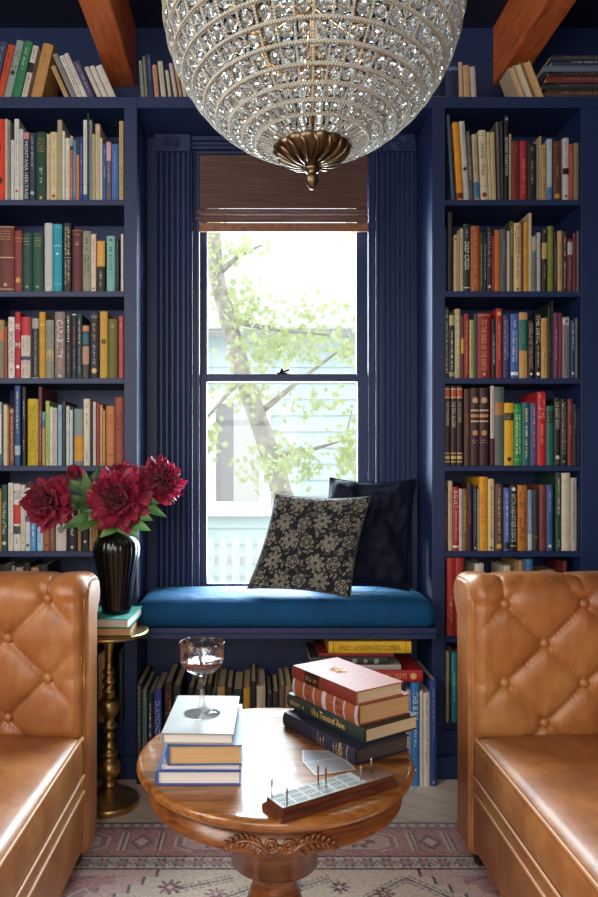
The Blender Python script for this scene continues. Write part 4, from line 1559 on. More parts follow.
def sofa(xf, sg, label, h0, c0, yfar):
    """front plane at x=xf, body runs towards sg*x; yfar = inner face of the far arm"""
    D = .92
    t = thing('sofa', label, 'sofa', (xf, yfar - .9, 0), 0, 'tufted leather sofas')

    def loc(x, y, z):
        return (x, y - (yfar - .9), z)
    PP = resample(arm_profile(), 175)
    NX = 280
    cell = .105

    def puff(x, h):
        """x = distance behind the front edge, h = height on the unrolled face"""
        p = (x - c0) / cell
        q = (h0 - h) / cell

        def cr(v, w_=.5):
            return abs(math.sin(PI * v / 2)) ** w_
        if q < 0:                           # over the roll the pleats run straight up
            lat = cr(p, .27)
            k_ = min(1, -q / .8)
            dia = min(cr(p + q, .27), cr(p - q, .27))
            if p <= -1:
                lat = 1.
            if p < 0:
                dia = lat
            f = dia * (1 - k_) + lat * k_
        elif p < 0:
            f = cr(q, .3) if p < -.9 else cr(q, .3) * (-p / .9) + (1 + p / .9) * min(cr(p + q, .27), cr(p - q, .27))
        else:
            f = min(cr(p + q, .27), cr(p - q, .27))
        f = min(f, 1)
        dip = 0
        pi_, qi = round(p), round(q)
        for a_ in (pi_ - 1, pi_, pi_ + 1):
            for b_ in (qi - 1, qi, qi + 1):
                if (a_ + b_) % 2 == 0 and a_ >= 0 and b_ >= 0:
                    r2 = ((p - a_) ** 2 + (q - b_) ** 2) * cell ** 2
                    dip += math.exp(-r2 / (2 * .013 ** 2))
        edge = min(1, max(0, x / .03)) ** .6
        return (.027 * f - .011 * min(1, dip)) * edge

    def make_arm(yin, dr, tuft):
        V, F = [], []
        n = len(PP)
        # unrolled height along the inner face and over the roll
        acc, last, hs = PP[0][1], PP[0], []
        for q_ in PP:
            acc += math.hypot(q_[0] - last[0], q_[1] - last[1])
            last = q_
            hs.append(acc)
        for i in range(NX + 1):
            x = .0 + D * i / NX
            for j, (o_, h_) in enumerate(PP):
                a_ = PP[max(0, j - 1)]
                b_ = PP[min(n - 1, j + 1)]
                tx, tz = b_[0] - a_[0], b_[1] - a_[1]
                ln = math.hypot(tx, tz)
                nxn, nzn = -tz / ln, tx / ln
                f_ = 0
                if tuft:
                    k_ = 1 - .6 * min(1, max(0, (hs[j] - .76) / .1)) if hs[j] < .95 else max(0, .4 - (hs[j] - .95) / .2)
                    if h_ < .40:
                        k_ *= max(0, (h_ - .34) / .06)
                    f_ = puff(x, hs[j]) * k_
                # rounded front edge
                rd = .012 * (1 - min(1, x / .02)) ** 2
                o2 = o_ + nxn * (f_ - rd)
                h2 = h_ + nzn * (f_ - rd)
                V.append(loc(sg * x, yin + dr * o2, h2))
        for i in range(NX):
            for j in range(n - 1):
                q_ = (i * n + j, i * n + j + 1, (i + 1) * n + j + 1, (i + 1) * n + j)
                F.append(q_ if sg * dr > 0 else q_[::-1])
        cap = tuple(range(n))
        F.append(cap[::-1] if sg * dr > 0 else cap)
        arm = ob('arm', V, F, LEATHER, t, True)
        arm.data.polygons[len(F) - 1].use_smooth = False
        # front panel with piping round it
        pf = [(o_, h_) for o_, h_ in resample(arm_profile(), 56)]
        cen = (.058, .58)
        def ins(o_, h_, d_):
            return (cen[0] + (o_ - cen[0]) * (1 - d_ / .06), h_ - d_ * 1.2 if h_ > .6 else max(h_, .075 + d_ * .4))
        V = [loc(-sg * .005, yin + dr * ins(o_, h_, .009)[0], ins(o_, h_, .009)[1]) for o_, h_ in pf]
        V2 = [loc(sg * .006, yin + dr * ins(o_, h_, .003)[0], ins(o_, h_, .003)[1]) for o_, h_ in pf]
        k_ = len(pf)
        F = [(i, (i + 1) % k_, k_ + (i + 1) % k_, k_ + i) for i in range(k_)]
        F = [f if sg * dr < 0 else f[::-1] for f in F]
        F.append(tuple(range(k_)) if sg * dr > 0 else tuple(range(k_))[::-1])
        fp = ob('front_panel', V + V2, F, LEATHER, arm)
        MB().tube(V2, .0042, 8).build('piping', PIPING, arm, True)
        if tuft:
            for a_ in range(0, 8):
                for b_ in range(0, 4):
                    if (a_ + b_) % 2:
                        continue
                    x, h_ = c0 + a_ * cell, h0 - b_ * cell
                    if x > D - .05 or h_ < .42:
                        continue
                    M = Matrix.Translation(Vector(loc(sg * x, yin - dr * .005, h_))) @ Matrix.Rotation(PI / 2 * dr, 4, 'X')
                    MB().lathe([(.0135, -.004), (.0135, .001), (.012, .006), (.008, .009), (.003, .0105)], 16, M=M).build('button', LEATHER, arm, True)
        return arm
    make_arm(yfar, 1, True)
    ynear = -.3
    make_arm(ynear, -1, False)
    yL = yfar - ynear
    # seat cushion: one long bench cushion, crowned
    cw = .80
    V, F = round_box(cw, yL - .014, .112, .03, 44, .06)
    V = [loc((x if sg > 0 else cw - x) * 1. + (0 if sg > 0 else -cw) + sg * .0, y + ynear + .007, z + .278) for x, y, z in V]
    cush = ob('seat_cushion', V, F, LEATHER, t, True)

    def line(z, xo, r, name, par, crown=0.):
        pts = []
        for i in range(41):
            y = ynear + .012 + (yL - .024) * i / 40
            zz = z + crown * max(0, math.sin(PI * i / 40)) ** .5 * .35
            pts.append(loc(xo * sg, y, zz))
        MB().tube(pts, r, 8).build(name, PIPING, par, True)
    line(.383, .007, .006, 'piping', cush, .02)
    line(.285, .003, .005, 'piping', cush)
    # base: upper band and front rail
    MB().box(*sorted((0 + sg * .004, sg * (D - .02))), -(yL - .9) + .002, .898, .238, .2775).build('seat_band', LEATHER, t, bevel=.006)
    b_ = MB().box(*sorted((sg * .006, sg * (D - .02))), -(yL - .9) - .13, .898 + .13, .085, .2375).build('base_rail', LEATHER, t, bevel=.01)
    line(.243, .003, .005, 'piping', b_)
    # back
    V, F = round_box(.20, yL + .26, .56, .07, 24)
    V = [loc((sg * (D - .18)) + (x if sg > 0 else -x), y + ynear - .13, z + .27) for x, y, z in V]
    F = F if sg > 0 else [f[::-1] for f in F]
    ob('backrest', V, F, LEATHER, t, True)
    for fx in (.05, D - .08):
        for fy in (yfar + .07, ynear - .07):
            MB().lathe([(.018, 0), (.022, .012), (.03, .045), (.026, .07), (.032, .086)], 20, loc(sg * fx, fy, .0095)).build('foot', mat('dark_turned_wood', '#2a1a12', .35, var=.2), t, True)
    return t


sofa(-.449, -1, 'tan tufted leather sofa at the left beside the brass pedestal stand', .752, .099, 1.86)
sofa(.5735, 1, 'tan tufted leather sofa at the right in front of the right bookcase', .738, .088, 1.86)

# ---------------------------------------------------------------- round coffee table
TX, TYY, TH = .0415, 1.47, .5


def top_mat():
    k = NT('oak_table_top')
    v = k.coords((1.2, 9, 9), (0, 0, .12))
    ns = k.n('ShaderNodeTexNoise', Scale=4.5, Detail=9., Roughness=.6, Distortion=.8)
    k.l(v, ns.inputs['Vector'])
    k.l(k.ramp(ns.outputs['Fac'], [(.32, '#4e290c'), (.46, '#8a5220'), (.58, '#a36a34'), (.7, '#693a14')]), k.b.inputs['Base Color'])
    k.b.inputs['Roughness'].default_value = .4
    k.b.inputs['Specular IOR Level'].default_value = .3
    k.b.inputs['Coat Weight'].default_value = .8
    k.b.inputs['Coat Roughness'].default_value = .09
    k.bump(ns.outputs['Fac'], .12, .002)
    return k.m


t = thing('coffee_table', 'round carved oak pedestal coffee table in the middle of the rug', 'coffee table', (TX, TYY, .0085))
m = MB()
m.lathe([(.001, -.03), (.262, -.03), (.274, -.026), (.283, -.019), (.2865, -.011), (.284, -.004), (.279, -.0012), (.272, 0), (.15, 0), (.001, 0)], 96, (0, 0, TH - .0085), caps=False)
m.build('table_top', top_mat(), t, True)
ap = MB().lathe([(.235, -.075), (.256, -.075), (.262, -.07), (.263, -.064), (.2595, -.06), (.2595, -.032), (.24, -.0305)], 96, (0, 0, TH - .0085), caps=False).build('apron', OAKD, t, True)
# carved acanthus scroll on the apron's front
m = MB()
R0 = .2605
ca0 = math.radians(-90 + 0.5)


def onap(s, z, lift=.003):
    a = ca0 + s / R0
    return ((R0 + lift) * math.cos(a), (R0 + lift) * math.sin(a), TH - .0085 - .052 + z)


for sg in (-1, 1):
    pts = []
    for i in range(34):
        a = i / 33 * 4.2 * PI
        r_ = .0135 * (1 - i / 38)
        pts.append(onap(sg * (.0145 + r_ * math.cos(a + PI)), -.001 + r_ * math.sin(a + PI) * 1.0))
    m.tube(pts, [.0042 - .002 * i / 33 for i in range(34)], 6)
    pts = [onap(sg * (.02 + .085 * u), -.012 + .018 * math.sin(u * 3.6) * (1 - .3 * u)) for u in np.linspace(0, 1, 18)]
    m.tube(pts, [.005 * (1 - .7 * i / 17) for i in range(18)], 6)
    for k_ in range(7):
        u0 = .12 + .12 * k_
        s0, z0 = .02 + .085 * u0, -.012 + .018 * math.sin(u0 * 3.6) * (1 - .3 * u0)
        for up in (1, -1):
            ln = .017 * (1 - .07 * k_)
            m.tube([onap(sg * (s0 + ln * q * .9), z0 + up * ln * .8 * math.sin(q * 1.9), .0025) for q in np.linspace(0, 1, 6)], [.001, .003, .004, .0038, .0026, .0008], 6)
m.build('carving', OAKD, ap, True)
m = MB()
m.lathe([(.09, .27), (.085, .405), (.045, .395), (.04, .33), (.042, .30), (.052, .285), (.058, .272), (.058, .262), (.046, .248), (.044, .238), (.05, .21), (.064, .17), (.07, .13), (.066, .10), (.05, .075), (.05, .06), (.06, .05), (.06, .04)][::-1], 48)
m.build('pedestal', OAKD, t, True)
for i in range(4):
    a = PI / 4 + i * PI / 2
    P = [Vector((.03 * math.cos(a), .03 * math.sin(a), .085)), Vector((.1 * math.cos(a), .1 * math.sin(a), .075)), Vector((.18 * math.cos(a), .18 * math.sin(a), .04)), Vector((.235 * math.cos(a), .235 * math.sin(a), .02))]
    MB().tube(P, [.03, .026, .02, .019], 10).build('leg', OAKD, t, True)

# ---------------------------------------------------------------- brass pedestal stand
SX, SY = -.4755, 2.28
t = thing('side_table', 'slim turned brass pedestal table beside the left sofa', 'side table', (SX, SY, 0))
MB().lathe([(.001, .553), (.112, .553), (.127, .557), (.1295, .562), (.128, .5685), (.12, .57), (.001, .57)], 64, caps=False).build('table_top', mat('satin_brass_top', '#b59b68', .33, 1., var=.12, scale=12.), t, True)
hw = [(.02, .028), (.045, .03), (.02, .036), (.07, .0), ]
prof = [(.034, .03), (.03, .04), (.022, .052), (.019, .062), (.026, .066), (.026, .072), (.018, .078), (.026, .09), (.036, .105), (.0385, .12), (.036, .135), (.026, .15), (.018, .157),
        (.027, .162), (.03, .168), (.027, .175), (.016, .18), (.02, .188), (.022, .193), (.016, .2), (.0135, .215), (.019, .222), (.02, .227), (.0145, .234), (.014, .245), (.02, .25), (.026, .257), (.022, .265),
        (.016, .272), (.018, .285), (.03, .30), (.0345, .318), (.032, .337), (.021, .352), (.014, .27), (.02, .366), (.024, .372), (.02, .379), (.013, .386), (.018, .396), (.0235, .404), (.018, .412), (.0125, .418), (.018, .428), (.021, .434), (.016, .441), (.012, .448), (.011, .47), (.0125, .5), (.017, .53), (.026, .553)]
MB().lathe(prof, 40, caps=False).build('column', BRASS, t, True)
MB().lathe([(.001, 0), (.092, 0), (.096, .004), (.096, .02), (.092, .024), (.082, .025), (.079, .03), (.066, .034), (.055, .04), (.043, .044), (.035, .05), (.028, .056), (.02, .06)], 64, caps=False).build('base', BRASS, t, True)

# ---------------------------------------------------------------- chandelier
CX, CY, CZ, CR = .1156, 1.42, 2.036, .297
t = thing('chandelier', 'large beaded crystal globe chandelier hanging above the coffee table', 'chandelier', (CX, CY, CZ))
LAT = [-67.7, -62., -56., -49.8, -43.2, -36.4, -29.4, -22.2, -14.8, -7.4, 0, 7.4, 14.8, 22.2, 29.4, 36.4, 43.2, 49.8, 56, 62, 67.7]
NM = 46
ico_b = bmesh.new()
bmesh.ops.create_icosphere(ico_b, subdivisions=1, radius=1)
IV = np.array([v.co[:] for v in ico_b.verts])
IF = np.array([[v.index for v in f.verts] for f in ico_b.faces])
ico_b.free()


def beads(cs, r):
    n = len(cs)
    V = (cs[:, None, :] + IV[None] * r).reshape(-1, 3)
    F = (IF[None] + (np.arange(n) * len(IV))[:, None, None]).reshape(-1, 3)
    return V, F


def sph(lat, lon, R=CR):
    lat, lon = np.broadcast_arrays(np.asarray(lat, float), np.asarray(lon, float))
    return np.stack([R * np.cos(lat) * np.cos(lon), R * np.cos(lat) * np.sin(lon), R * np.sin(lat)], -1)


for la in LAT:
    l_ = math.radians(la)
    n = max(24, int(2 * PI * CR * math.cos(l_) / .0052))
    lon = np.linspace(0, 2 * PI, n, endpoint=False)
    cs = np.concatenate([sph(l_ - .0078, lon, CR + .001), sph(l_ + .0078, lon + PI / n, CR + .001), sph(np.full(n, l_), lon, CR + .0042)])
    V, F = beads(cs, .0029)
    npob('bead_ring', V, F, BEAD, t)
for k_ in range(NM):
    lo_ = 2 * PI * k_ / NM
    # strings between the rings, and the close ribs of the bottom basket
    las = np.radians(np.arange(-66.5, 66, .95))
    cs = sph(las, np.full(len(las), lo_), CR)
    V, F = beads(cs, .0034)
    npob('bead_string', V, F, BEAD, t)
for k_ in range(54):
    lo_ = 2 * PI * (k_ + .5) / 54
    las = np.radians(np.arange(-78, -68.5, .8))
    V, F = beads(sph(las, np.full(len(las), lo_), CR), .0032)
    npob('basket_rib', V, F, BEAD, t)


def crystal_geo(w_, h_):
    """faceted octagonal drop, z along the string, y outwards"""
    V, F = [], []
    for s, d_ in ((.45, .0062), (.85, .004), (1., 0), (.85, -.004), (.45, -.0062)):
        for i in range(8):
            a = PI / 8 + i * PI / 4
            V.append((w_ / 2 * s * math.cos(a), d_, h_ / 2 * s * math.sin(a)))
    for j in range(4):
        for i in range(8):
            k = (i + 1) % 8
            F.append((j * 8 + i, j * 8 + k, (j + 1) * 8 + k, (j + 1) * 8 + i))
    F.append(tuple(range(8))[::-1])
    F.append(tuple(range(32, 40)))
    return V, F


cells = []
for j in range(len(LAT) - 1):
    la = math.radians((LAT[j] + LAT[j + 1]) / 2)
    hh = CR * math.radians(LAT[j + 1] - LAT[j]) - .012
    for k_ in range(NM):
        lo_ = 2 * PI * (k_ + .5) / NM
        ww = 2 * PI * CR * math.cos(la) / NM - .0085
        if ww < .006:
            continue
        p = sph(la, lo_, CR - .001)
        wp = p + np.array((CX, CY, CZ))
        facing = float(np.dot(p / CR, np.array((0, 0, 1.1)) - wp) / np.linalg.norm(np.array((0, 0, 1.1)) - wp))
        iy = 467 - 700 * (wp[2] - 1.1) / wp[1]
        cells.append((facing * ww * hh if iy > -4 else -1, la, lo_, ww, hh))
cells.sort(key=lambda c_: -c_[0])
mesh_by_row = {}
rest = MB()
for i, (sc_, la, lo_, ww, hh) in enumerate(cells):
    M = Matrix.Translation(Vector(sph(la, lo_, CR - .001))) @ Matrix.Rotation(lo_ - PI / 2, 4, 'Z') @ Matrix.Rotation(la, 4, 'X')
    tw = Matrix.Rotation(random.uniform(-.12, .12), 4, 'Z') @ Matrix.Rotation(random.uniform(-.1, .1), 4, 'X')
    if i < 100:
        key_ = round(la, 3)
        if key_ not in mesh_by_row:
            V, F = crystal_geo(min(ww, .024), min(hh, .024))
            o = ob('crystal', V, F, CRYSTAL, t)
            mesh_by_row[key_] = o
        else:
            o = mesh_by_row[key_].copy()
            COL.objects.link(o)
        o.matrix_local = M @ tw
    else:
        V, F = crystal_geo(min(ww, .024), min(hh, .024))
        rest.add([M @ tw @ Vector(v) for v in V], F)
o = rest.build('small_crystals', CRYSTAL, t)
o['kind'] = 'stuff'


def leafy(r, z, a):
    return r * (1 + .06 * abs(math.sin(8 * a)) * min(1, max(0, (r - .02) / .03)))


MB().lathe([(.073, .0), (.076, -.003), (.07, -.012), (.055, -.022), (.034, -.03), (.018, -.034), (.012, -.038), (.008, -.044)], 96, (0, 0, -CR * .972), fn=leafy).build('bottom_cup', BRASSD, t, True)
m = MB()
for k_ in range(16):
    a = 2 * PI * k_ / 16
    pts = [(r_ * math.cos(a + .12 * math.sin(q)), r_ * math.sin(a + .12 * math.sin(q)), -CR * .972 + z_) for q, (r_, z_) in enumerate(((.074, -.004), (.066, -.0165), (.052, -.026), (.034, -.033), (.02, -.0365)))]
    m.tube(pts, [.003, .0052, .0048, .0035, .002], 8)
m.build('acanthus_leaves', BRASSD, t, True)
MB().lathe([(.009, 0), (.017, -.006), (.014, -.011), (.008, -.015), (.013, -.021), (.0145, -.028), (.0125, -.036), (.008, -.043), (.003, -.048)][::-1], 24, (0, 0, -CR * .972 - .036), caps=True).build('finial', BRASSD, t, True)
MB().tube([(0, 0, -CR * .96), (0, 0, CR + .1), (0, 0, HC - CZ - .03)], .0065, 12).build('stem', GOLDM, t, True)
MB().lathe([(.06, HC - CZ - .001), (.06, HC - CZ - .008), (.045, HC - CZ - .028), (.012, HC - CZ - .04)][::-1], 32).build('ceiling_canopy', BRASSD, t, True)
for k_ in range(6):
    a = 2 * PI * k_ / 6 + .3
    m = MB()
    m.tube([(0, 0, -.12), (.05 * math.cos(a), .05 * math.sin(a), -.15), (.1 * math.cos(a), .1 * math.sin(a), -.13), (.115 * math.cos(a), .115 * math.sin(a), -.09)], .004, 8)
    m.lathe([(.004, -.092), (.018, -.088), (.02, -.083), (.011, -.08), (.011, -.02), (.008, -.018)], 16, (.115 * math.cos(a), .115 * math.sin(a), 0))
    ar = m.build('candle_arm', GOLDM, t, True)
    MB().lathe([(.006, -.018), (.012, -.002), (.014, .012), (.009, .032), (.002, .05)], 14, (.115 * math.cos(a), .115 * math.sin(a), 0)).build('bulb', mat('frosted_bulb', '#e8e2d4', .3, var=0), ar, True)
m = MB()
for ax in range(4):
    a = ax * PI / 4
    m.tube([(.297 * math.cos(a), .297 * math.sin(a), 0), (-.297 * math.cos(a), -.297 * math.sin(a), 0)], .0025, 6)
m.build('inner_spokes', GOLDM, t, True)
# ---------------------------------------------------------------- books on the coffee table
GT = 'books stacked on the coffee table'
DARKP = pages('dark_page_edges', '#4a4240', (900, 2, 2))
z = TH + .0003
for tk, h_, d_, col, pg, cx_, cy_, yw, lab in (
        (.027, .235, .162, '#2f4f9c', PAGE_W, -.108, 1.436, -90, 'blue hardback with white pages at the bottom of the left table stack'),
        (.009, .222, .15, '#c9c5cc', PAGE_W, -.101, 1.434, -90.5, 'thin pale booklet between the two blue books of the left stack'),
        (.038, .228, .145, '#3a5896', PAGE_T, -.0985, 1.432, -89, 'thick blue book with tan pages under the pale grey one'),
        (.021, .218, .139, '#8c8c89', PAGE_W, -.1065, 1.428, -92, 'pale grey clothbound book topmost of the left stack under the glass')):
    flat(tk, h_, d_, col, [('s', '#8c9cc8', .2, .7)], (cx_, cy_, z), yw, lab, GT, pg, int(tk * 1e4))
    z += tk + .0007
GLZ = z - .0003
gilt = '#c9a868'
z = TH + .0003
right = (
    (.033, .255, .15, '#1b2138', DARKP, .195, 1.549, -58, [('h', 'The', gilt, .8, .83), ('l', gilt, .72, .86), ('l', gilt, .5, .62), ('b', gilt, .9, .905)], 'navy book with gilt lettering at the bottom of the right stack'),
    (.031, .27, .155, '#1f2c28', PAGE_C, .213, 1.582, -57, [('t', 'Up a Thousand Views', gilt, .36, .78), ('s', '#8c7c50', .06, .26)], 'black-green book with gilt title second from bottom of the right stack'),
    (.043, .235, .148, '#8c4a30', PAGE_T, .212, 1.578, -58.5, [('b', '#a8a0a8', .0, .035), ('b', '#a8a0a8', .18, .2), ('b', '#a8a0a8', .34, .36), ('b', '#b4acb4', .48, .54), ('b', '#a8a0a8', .66, .68), ('b', '#a8a0a8', .8, .82), ('b', '#a8a0a8', .96, 1),
                                                             ('2', '#5c2c1c', .21, .33), ('2', '#5c2c1c', .69, .79)], 'brown leather book with pale spine bands second from top of right stack'),
    (.029, .226, .134, '#9a5648', PAGE_C, .202, 1.566, -58, [('b', '#6e2820', 0, 1), ('b', '#2c1a16', .22, .46), ('s', '#a88a60', .25, .44), ('b', '#a88a60', .205, .21), ('b', '#a88a60', .47, .475)], 'rose-red book with gilt crest topmost of the right stack'))
for i, (tk, h_, d_, col, pg, cx_, cy_, yw, dec, lab) in enumerate(right):
    r = flat(tk, h_, d_, col, dec, (cx_, cy_, z), yw, lab, GT, pg, 40 + i)
    if i == 3:
        mb = MB()
        for k_ in range(3):
            rr_ = (.009, .016, .021)[k_]
            mb.tube([(tk / 2 + .0003, d_ * .52 + rr_ * .8 * math.cos(a) * (1 + .15 * math.cos(5 * a)), h_ * .62 + rr_ * math.sin(a) * (1 + .15 * math.cos(5 * a))) for a in np.linspace(0, 2 * PI, 40)[:-1]], .0009, 5, True)
        mb.build('cover_crest', ink('#d8b878'), r)
    z += tk + .0007

# ---------------------------------------------------------------- coupe glass
t = thing('coupe_glass', 'cut crystal coupe glass with red wine on the pale grey book', 'glass', (-.108, 1.427, GLZ))


def flute(r, z, a):
    if r > .02 and .085 < z < .127:
        return r * (1 + .05 * abs(math.sin(11 * a + 40 * (z - .1))) * math.sin(PI * (z - .085) / .042) - .02)
    if r < .016 and .02 < z < .08:
        return r * (1 - .06 * (abs(math.cos(4 * a))))
    return r


prof = [(.0005, 0), (.036, 0), (.0375, .0012), (.0365, .0026), (.02, .005), (.0125, .009), (.0085, .016), (.006, .026), (.0055, .05), (.007, .06), (.0095, .066), (.0105, .071), (.008, .076), (.009, .079),
        (.02, .083), (.032, .089), (.04, .098), (.0435, .108), (.0445, .12), (.0445, .132), (.0455, .145), (.0448, .1458), (.0440, .1448),
        (.0428, .132), (.0428, .12), (.0418, .108), (.038, .0995), (.03, .0925), (.018, .0865), (.0005, .0855)]
MB().lathe(prof, 80, fn=flute, caps=False).build('glass', GLASS, t, True)
MB().lathe([(.0005, .0862), (.0175, .0872), (.0295, .0934), (.0372, .1002), (.0402, .1065), (.0005, .1065)], 64, caps=False).build('wine', WINE, t, True)

# ---------------------------------------------------------------- playing cards


def card_mat():
    k = NT('card_back')
    ch = k.n('ShaderNodeTexChecker', Scale=420.)
    ch.inputs['Color1'].default_value = (*lin('#6d7480'), 1)
    ch.inputs['Color2'].default_value = (*lin('#b4b6bc'), 1)
    k.l(k.coords((1, 1, 1), (0, 0, PI / 4)), ch.inputs['Vector'])
    k.l(ch.outputs['Color'], k.b.inputs['Base Color'])
    k.b.inputs['Roughness'].default_value = .4
    return k.m


CARD = card_mat()
for i, (cx_, cy_, yw, zz, lab) in enumerate(((.142, 1.447, -3, TH + .0006, 'grey-backed playing card lying square to the book stack'),
                                            (.149, 1.402, 17, TH + .0013, 'grey-backed playing card lying askew against the cribbage board'))):
    o = MB().box(-.044, .044, -.0315, .0315, -.0002, .0002).build('playing_card', mat('card_edge', '#d4d2cc', .5, var=0))
    o.location = (cx_, cy_, zz)
    o.rotation_euler.z = math.radians(yw)
    tag(o, lab, 'card', 'playing cards')
    MB().box(-.041, .041, -.0285, .0285, .0002, .00026).build('card_back', CARD, o)

# ---------------------------------------------------------------- cribbage board
t = thing('cribbage_board', 'dark wooden cribbage board with pale scoring plate on the coffee table', 'cribbage board', (.14, 1.27, TH + .0004), math.radians(31.6))
Lh, Wh = .131, .0315
m = MB()
levels = [(0, 0), (0, .008), (.002, .011), (.005, .013), (.006, .0145), (.006, .022)]
V = []
for ins, zz in levels:
    V += [(-Lh + ins, -Wh + ins, zz), (Lh - ins, -Wh + ins, zz), (Lh - ins, Wh - ins, zz), (-Lh + ins, Wh - ins, zz)]
F = [(3, 2, 1, 0)] + [(4 * j + i, 4 * j + (i + 1) % 4, 4 * j + 4 + (i + 1) % 4, 4 * j + 4 + i) for j in range(len(levels) - 1) for i in range(4)] + [(20, 21, 22, 23)]
m.add(V, F).build('board', BOARDW, t)
pl = MB().box(-Lh + .0065, .062, -.0245, .0245, .0221, .0229).build('scoring_plate', mat('pale_plate', '#8f8f8c', .5, var=.05, spec=.25), t)
m = MB()
for row in (-.0195, -.0155, -.0115, -.004, 0, .004, .0115, .0155, .0195):
    for k_ in range(36):
        if k_ % 6 == 5:
            continue
        x = -Lh + .014 + k_ * .0048
        m.add([(x + .0016 * math.cos(a), row + .0016 * math.sin(a), .0232) for a in np.linspace(0, 2 * PI, 7)[:-1]], [tuple(range(6))])
m.build('peg_holes', mat('hole_black', '#151211', .8, var=0), pl)
COPPER = mat('copper_peg', '#b07858', .3, 1., var=.05)
for x, y, h_, m_, lab in ((.0296, 1.2264, .03, STEEL, 'steel peg at the rear of the board\'s left end'), (.0545, 1.192, .03, STEEL, 'steel peg at the board\'s near left corner'),
                          (.1155, 1.2795, .031, COPPER, 'left one of the two copper pegs in mid-board'), (.1289, 1.2723, .031, COPPER, 'right one of the two copper pegs in mid-board'),
                          (.195, 1.2885, .026, STEEL, 'left one of the two steel pegs at the board\'s bare wood end'), (.22, 1.3235, .026, STEEL, 'right one of the two steel pegs at the board\'s bare wood end')):
    o = MB().lathe([(.0012, 0), (.0015, h_ * .5), (.0019, h_ * .62), (.0021, h_ * .9), (.0018, h_), (.0006, h_ + .0008)], 12, caps=True).build('peg', m_, None, True)
    o.location = (x, y, TH + .0004 + (.0231 if x < .17 else .0222))
    tag(o, lab, 'peg', 'cribbage pegs')

# ---------------------------------------------------------------- books and vase on the brass stand
flat(.027, .2, .155, '#4a3a30', [], (-.468, 2.285, .5703), -88, 'dark-covered book with tan pages lying on the brass stand', 'books under the vase', PAGE_T, 71)
flat(.028, .205, .155, '#3f9c90', [('s', '#d0e8e0', .2, .7)], (-.466, 2.284, .5982), -93, 'teal-covered book directly under the black vase', 'books under the vase', PAGE_W, 72)
VX, VY, VZ = -.452, 2.285, .6271
t = thing('vase', 'black glazed fluted vase holding crimson peonies on the stand', 'vase', (VX, VY, VZ))
prof = [(.0005, 0), (.046, 0), (.049, .003), (.048, .015), (.05, .05), (.058, .105), (.068, .155), (.0745, .19), (.0755, .21), (.0725, .228), (.06, .246), (.045, .257), (.0385, .264), (.0405, .270), (.0425, .273),
        (.04, .2735), (.0365, .266), (.036, .262), (.056, .243), (.068, .226), (.0705, .208), (.063, .155), (.045, .05), (.03, .012), (.0005, .01)]


def vfl(r, z, a):
    if .02 < z < .24:
        k_ = min(1, (z - .02) / .04, (.24 - z) / .03)
        return r * (1 - .035 * k_ * (1 - abs(math.sin(10 * a))) ** 2)
    return r


MB().lathe(prof, 160, fn=vfl, caps=False).build('vase_body', BLACKG, t, True)

# ---------------------------------------------------------------- peonies


def petal_mat(name, c0, c1):
    k = NT(name)
    ns = k.n('ShaderNodeTexNoise', Scale=55., Detail=4.)
    k.l(k.coords(), ns.inputs['Vector'])
    cc = k.ramp(ns.outputs['Fac'], [(.3, c0), (.7, c1)])
    k.l(cc, k.b.inputs['Base Color'])
    k.b.inputs['Roughness'].default_value = .5
    k.b.inputs['Sheen Weight'].default_value = .15
    tr = k.n('ShaderNodeBsdfTranslucent')
    k.l(cc, tr.inputs['Color'])
    mx = k.n('ShaderNodeMixShader')
    mx.inputs[0].default_value = .25
    k.l(k.b.outputs[0], mx.inputs[1])
    k.l(tr.outputs[0], mx.inputs[2])
    k.l(mx.outputs[0], k.out.inputs['Surface'])
    k.bump(ns.outputs['Fac'], .25, .003)
    return k.m


PETAL = petal_mat('crimson_petal', '#74092a', '#a5163f')
PLEAF = leaf_mat('peony_leaf', '#2a4f28', '#557a3c', .3)
STEMG = mat('peony_stem', '#54703a', .5, var=.2)


def petal(mb, M, L, W, cup, ruffle, rnd, nu=7, nv=7):
    ph = [rnd.uniform(0, 6.3) for _ in range(4)]

    def fn(u, v):
        s = (u - .5) * 2
        w_ = W * (math.sin(PI * min(1, .12 + .74 * v)) ** .75) * (1 - .12 * v * (abs(s) ** 2))
        th = cup * v
        rr_ = L * v * (1 - .1 * s * s * v) * (1 - .06 * abs(math.sin(4 * s + ph[3])) * v)
        x = s * w_ / 2
        z = rr_ * math.cos(th * .5)
        y = -rr_ * math.sin(th * .5) * .8 + .35 * w_ * s * s * v * (1 if cup > 0 else .6)
        rf = ruffle * v ** 2 * (math.sin(5 * s + ph[0]) + .6 * math.sin(9 * s + ph[1]))
        return tuple(M @ Vector((x, y + rf, z + .5 * ruffle * v * math.sin(7 * s + ph[2]))))
    mb.sheet(fn, nu, nv)


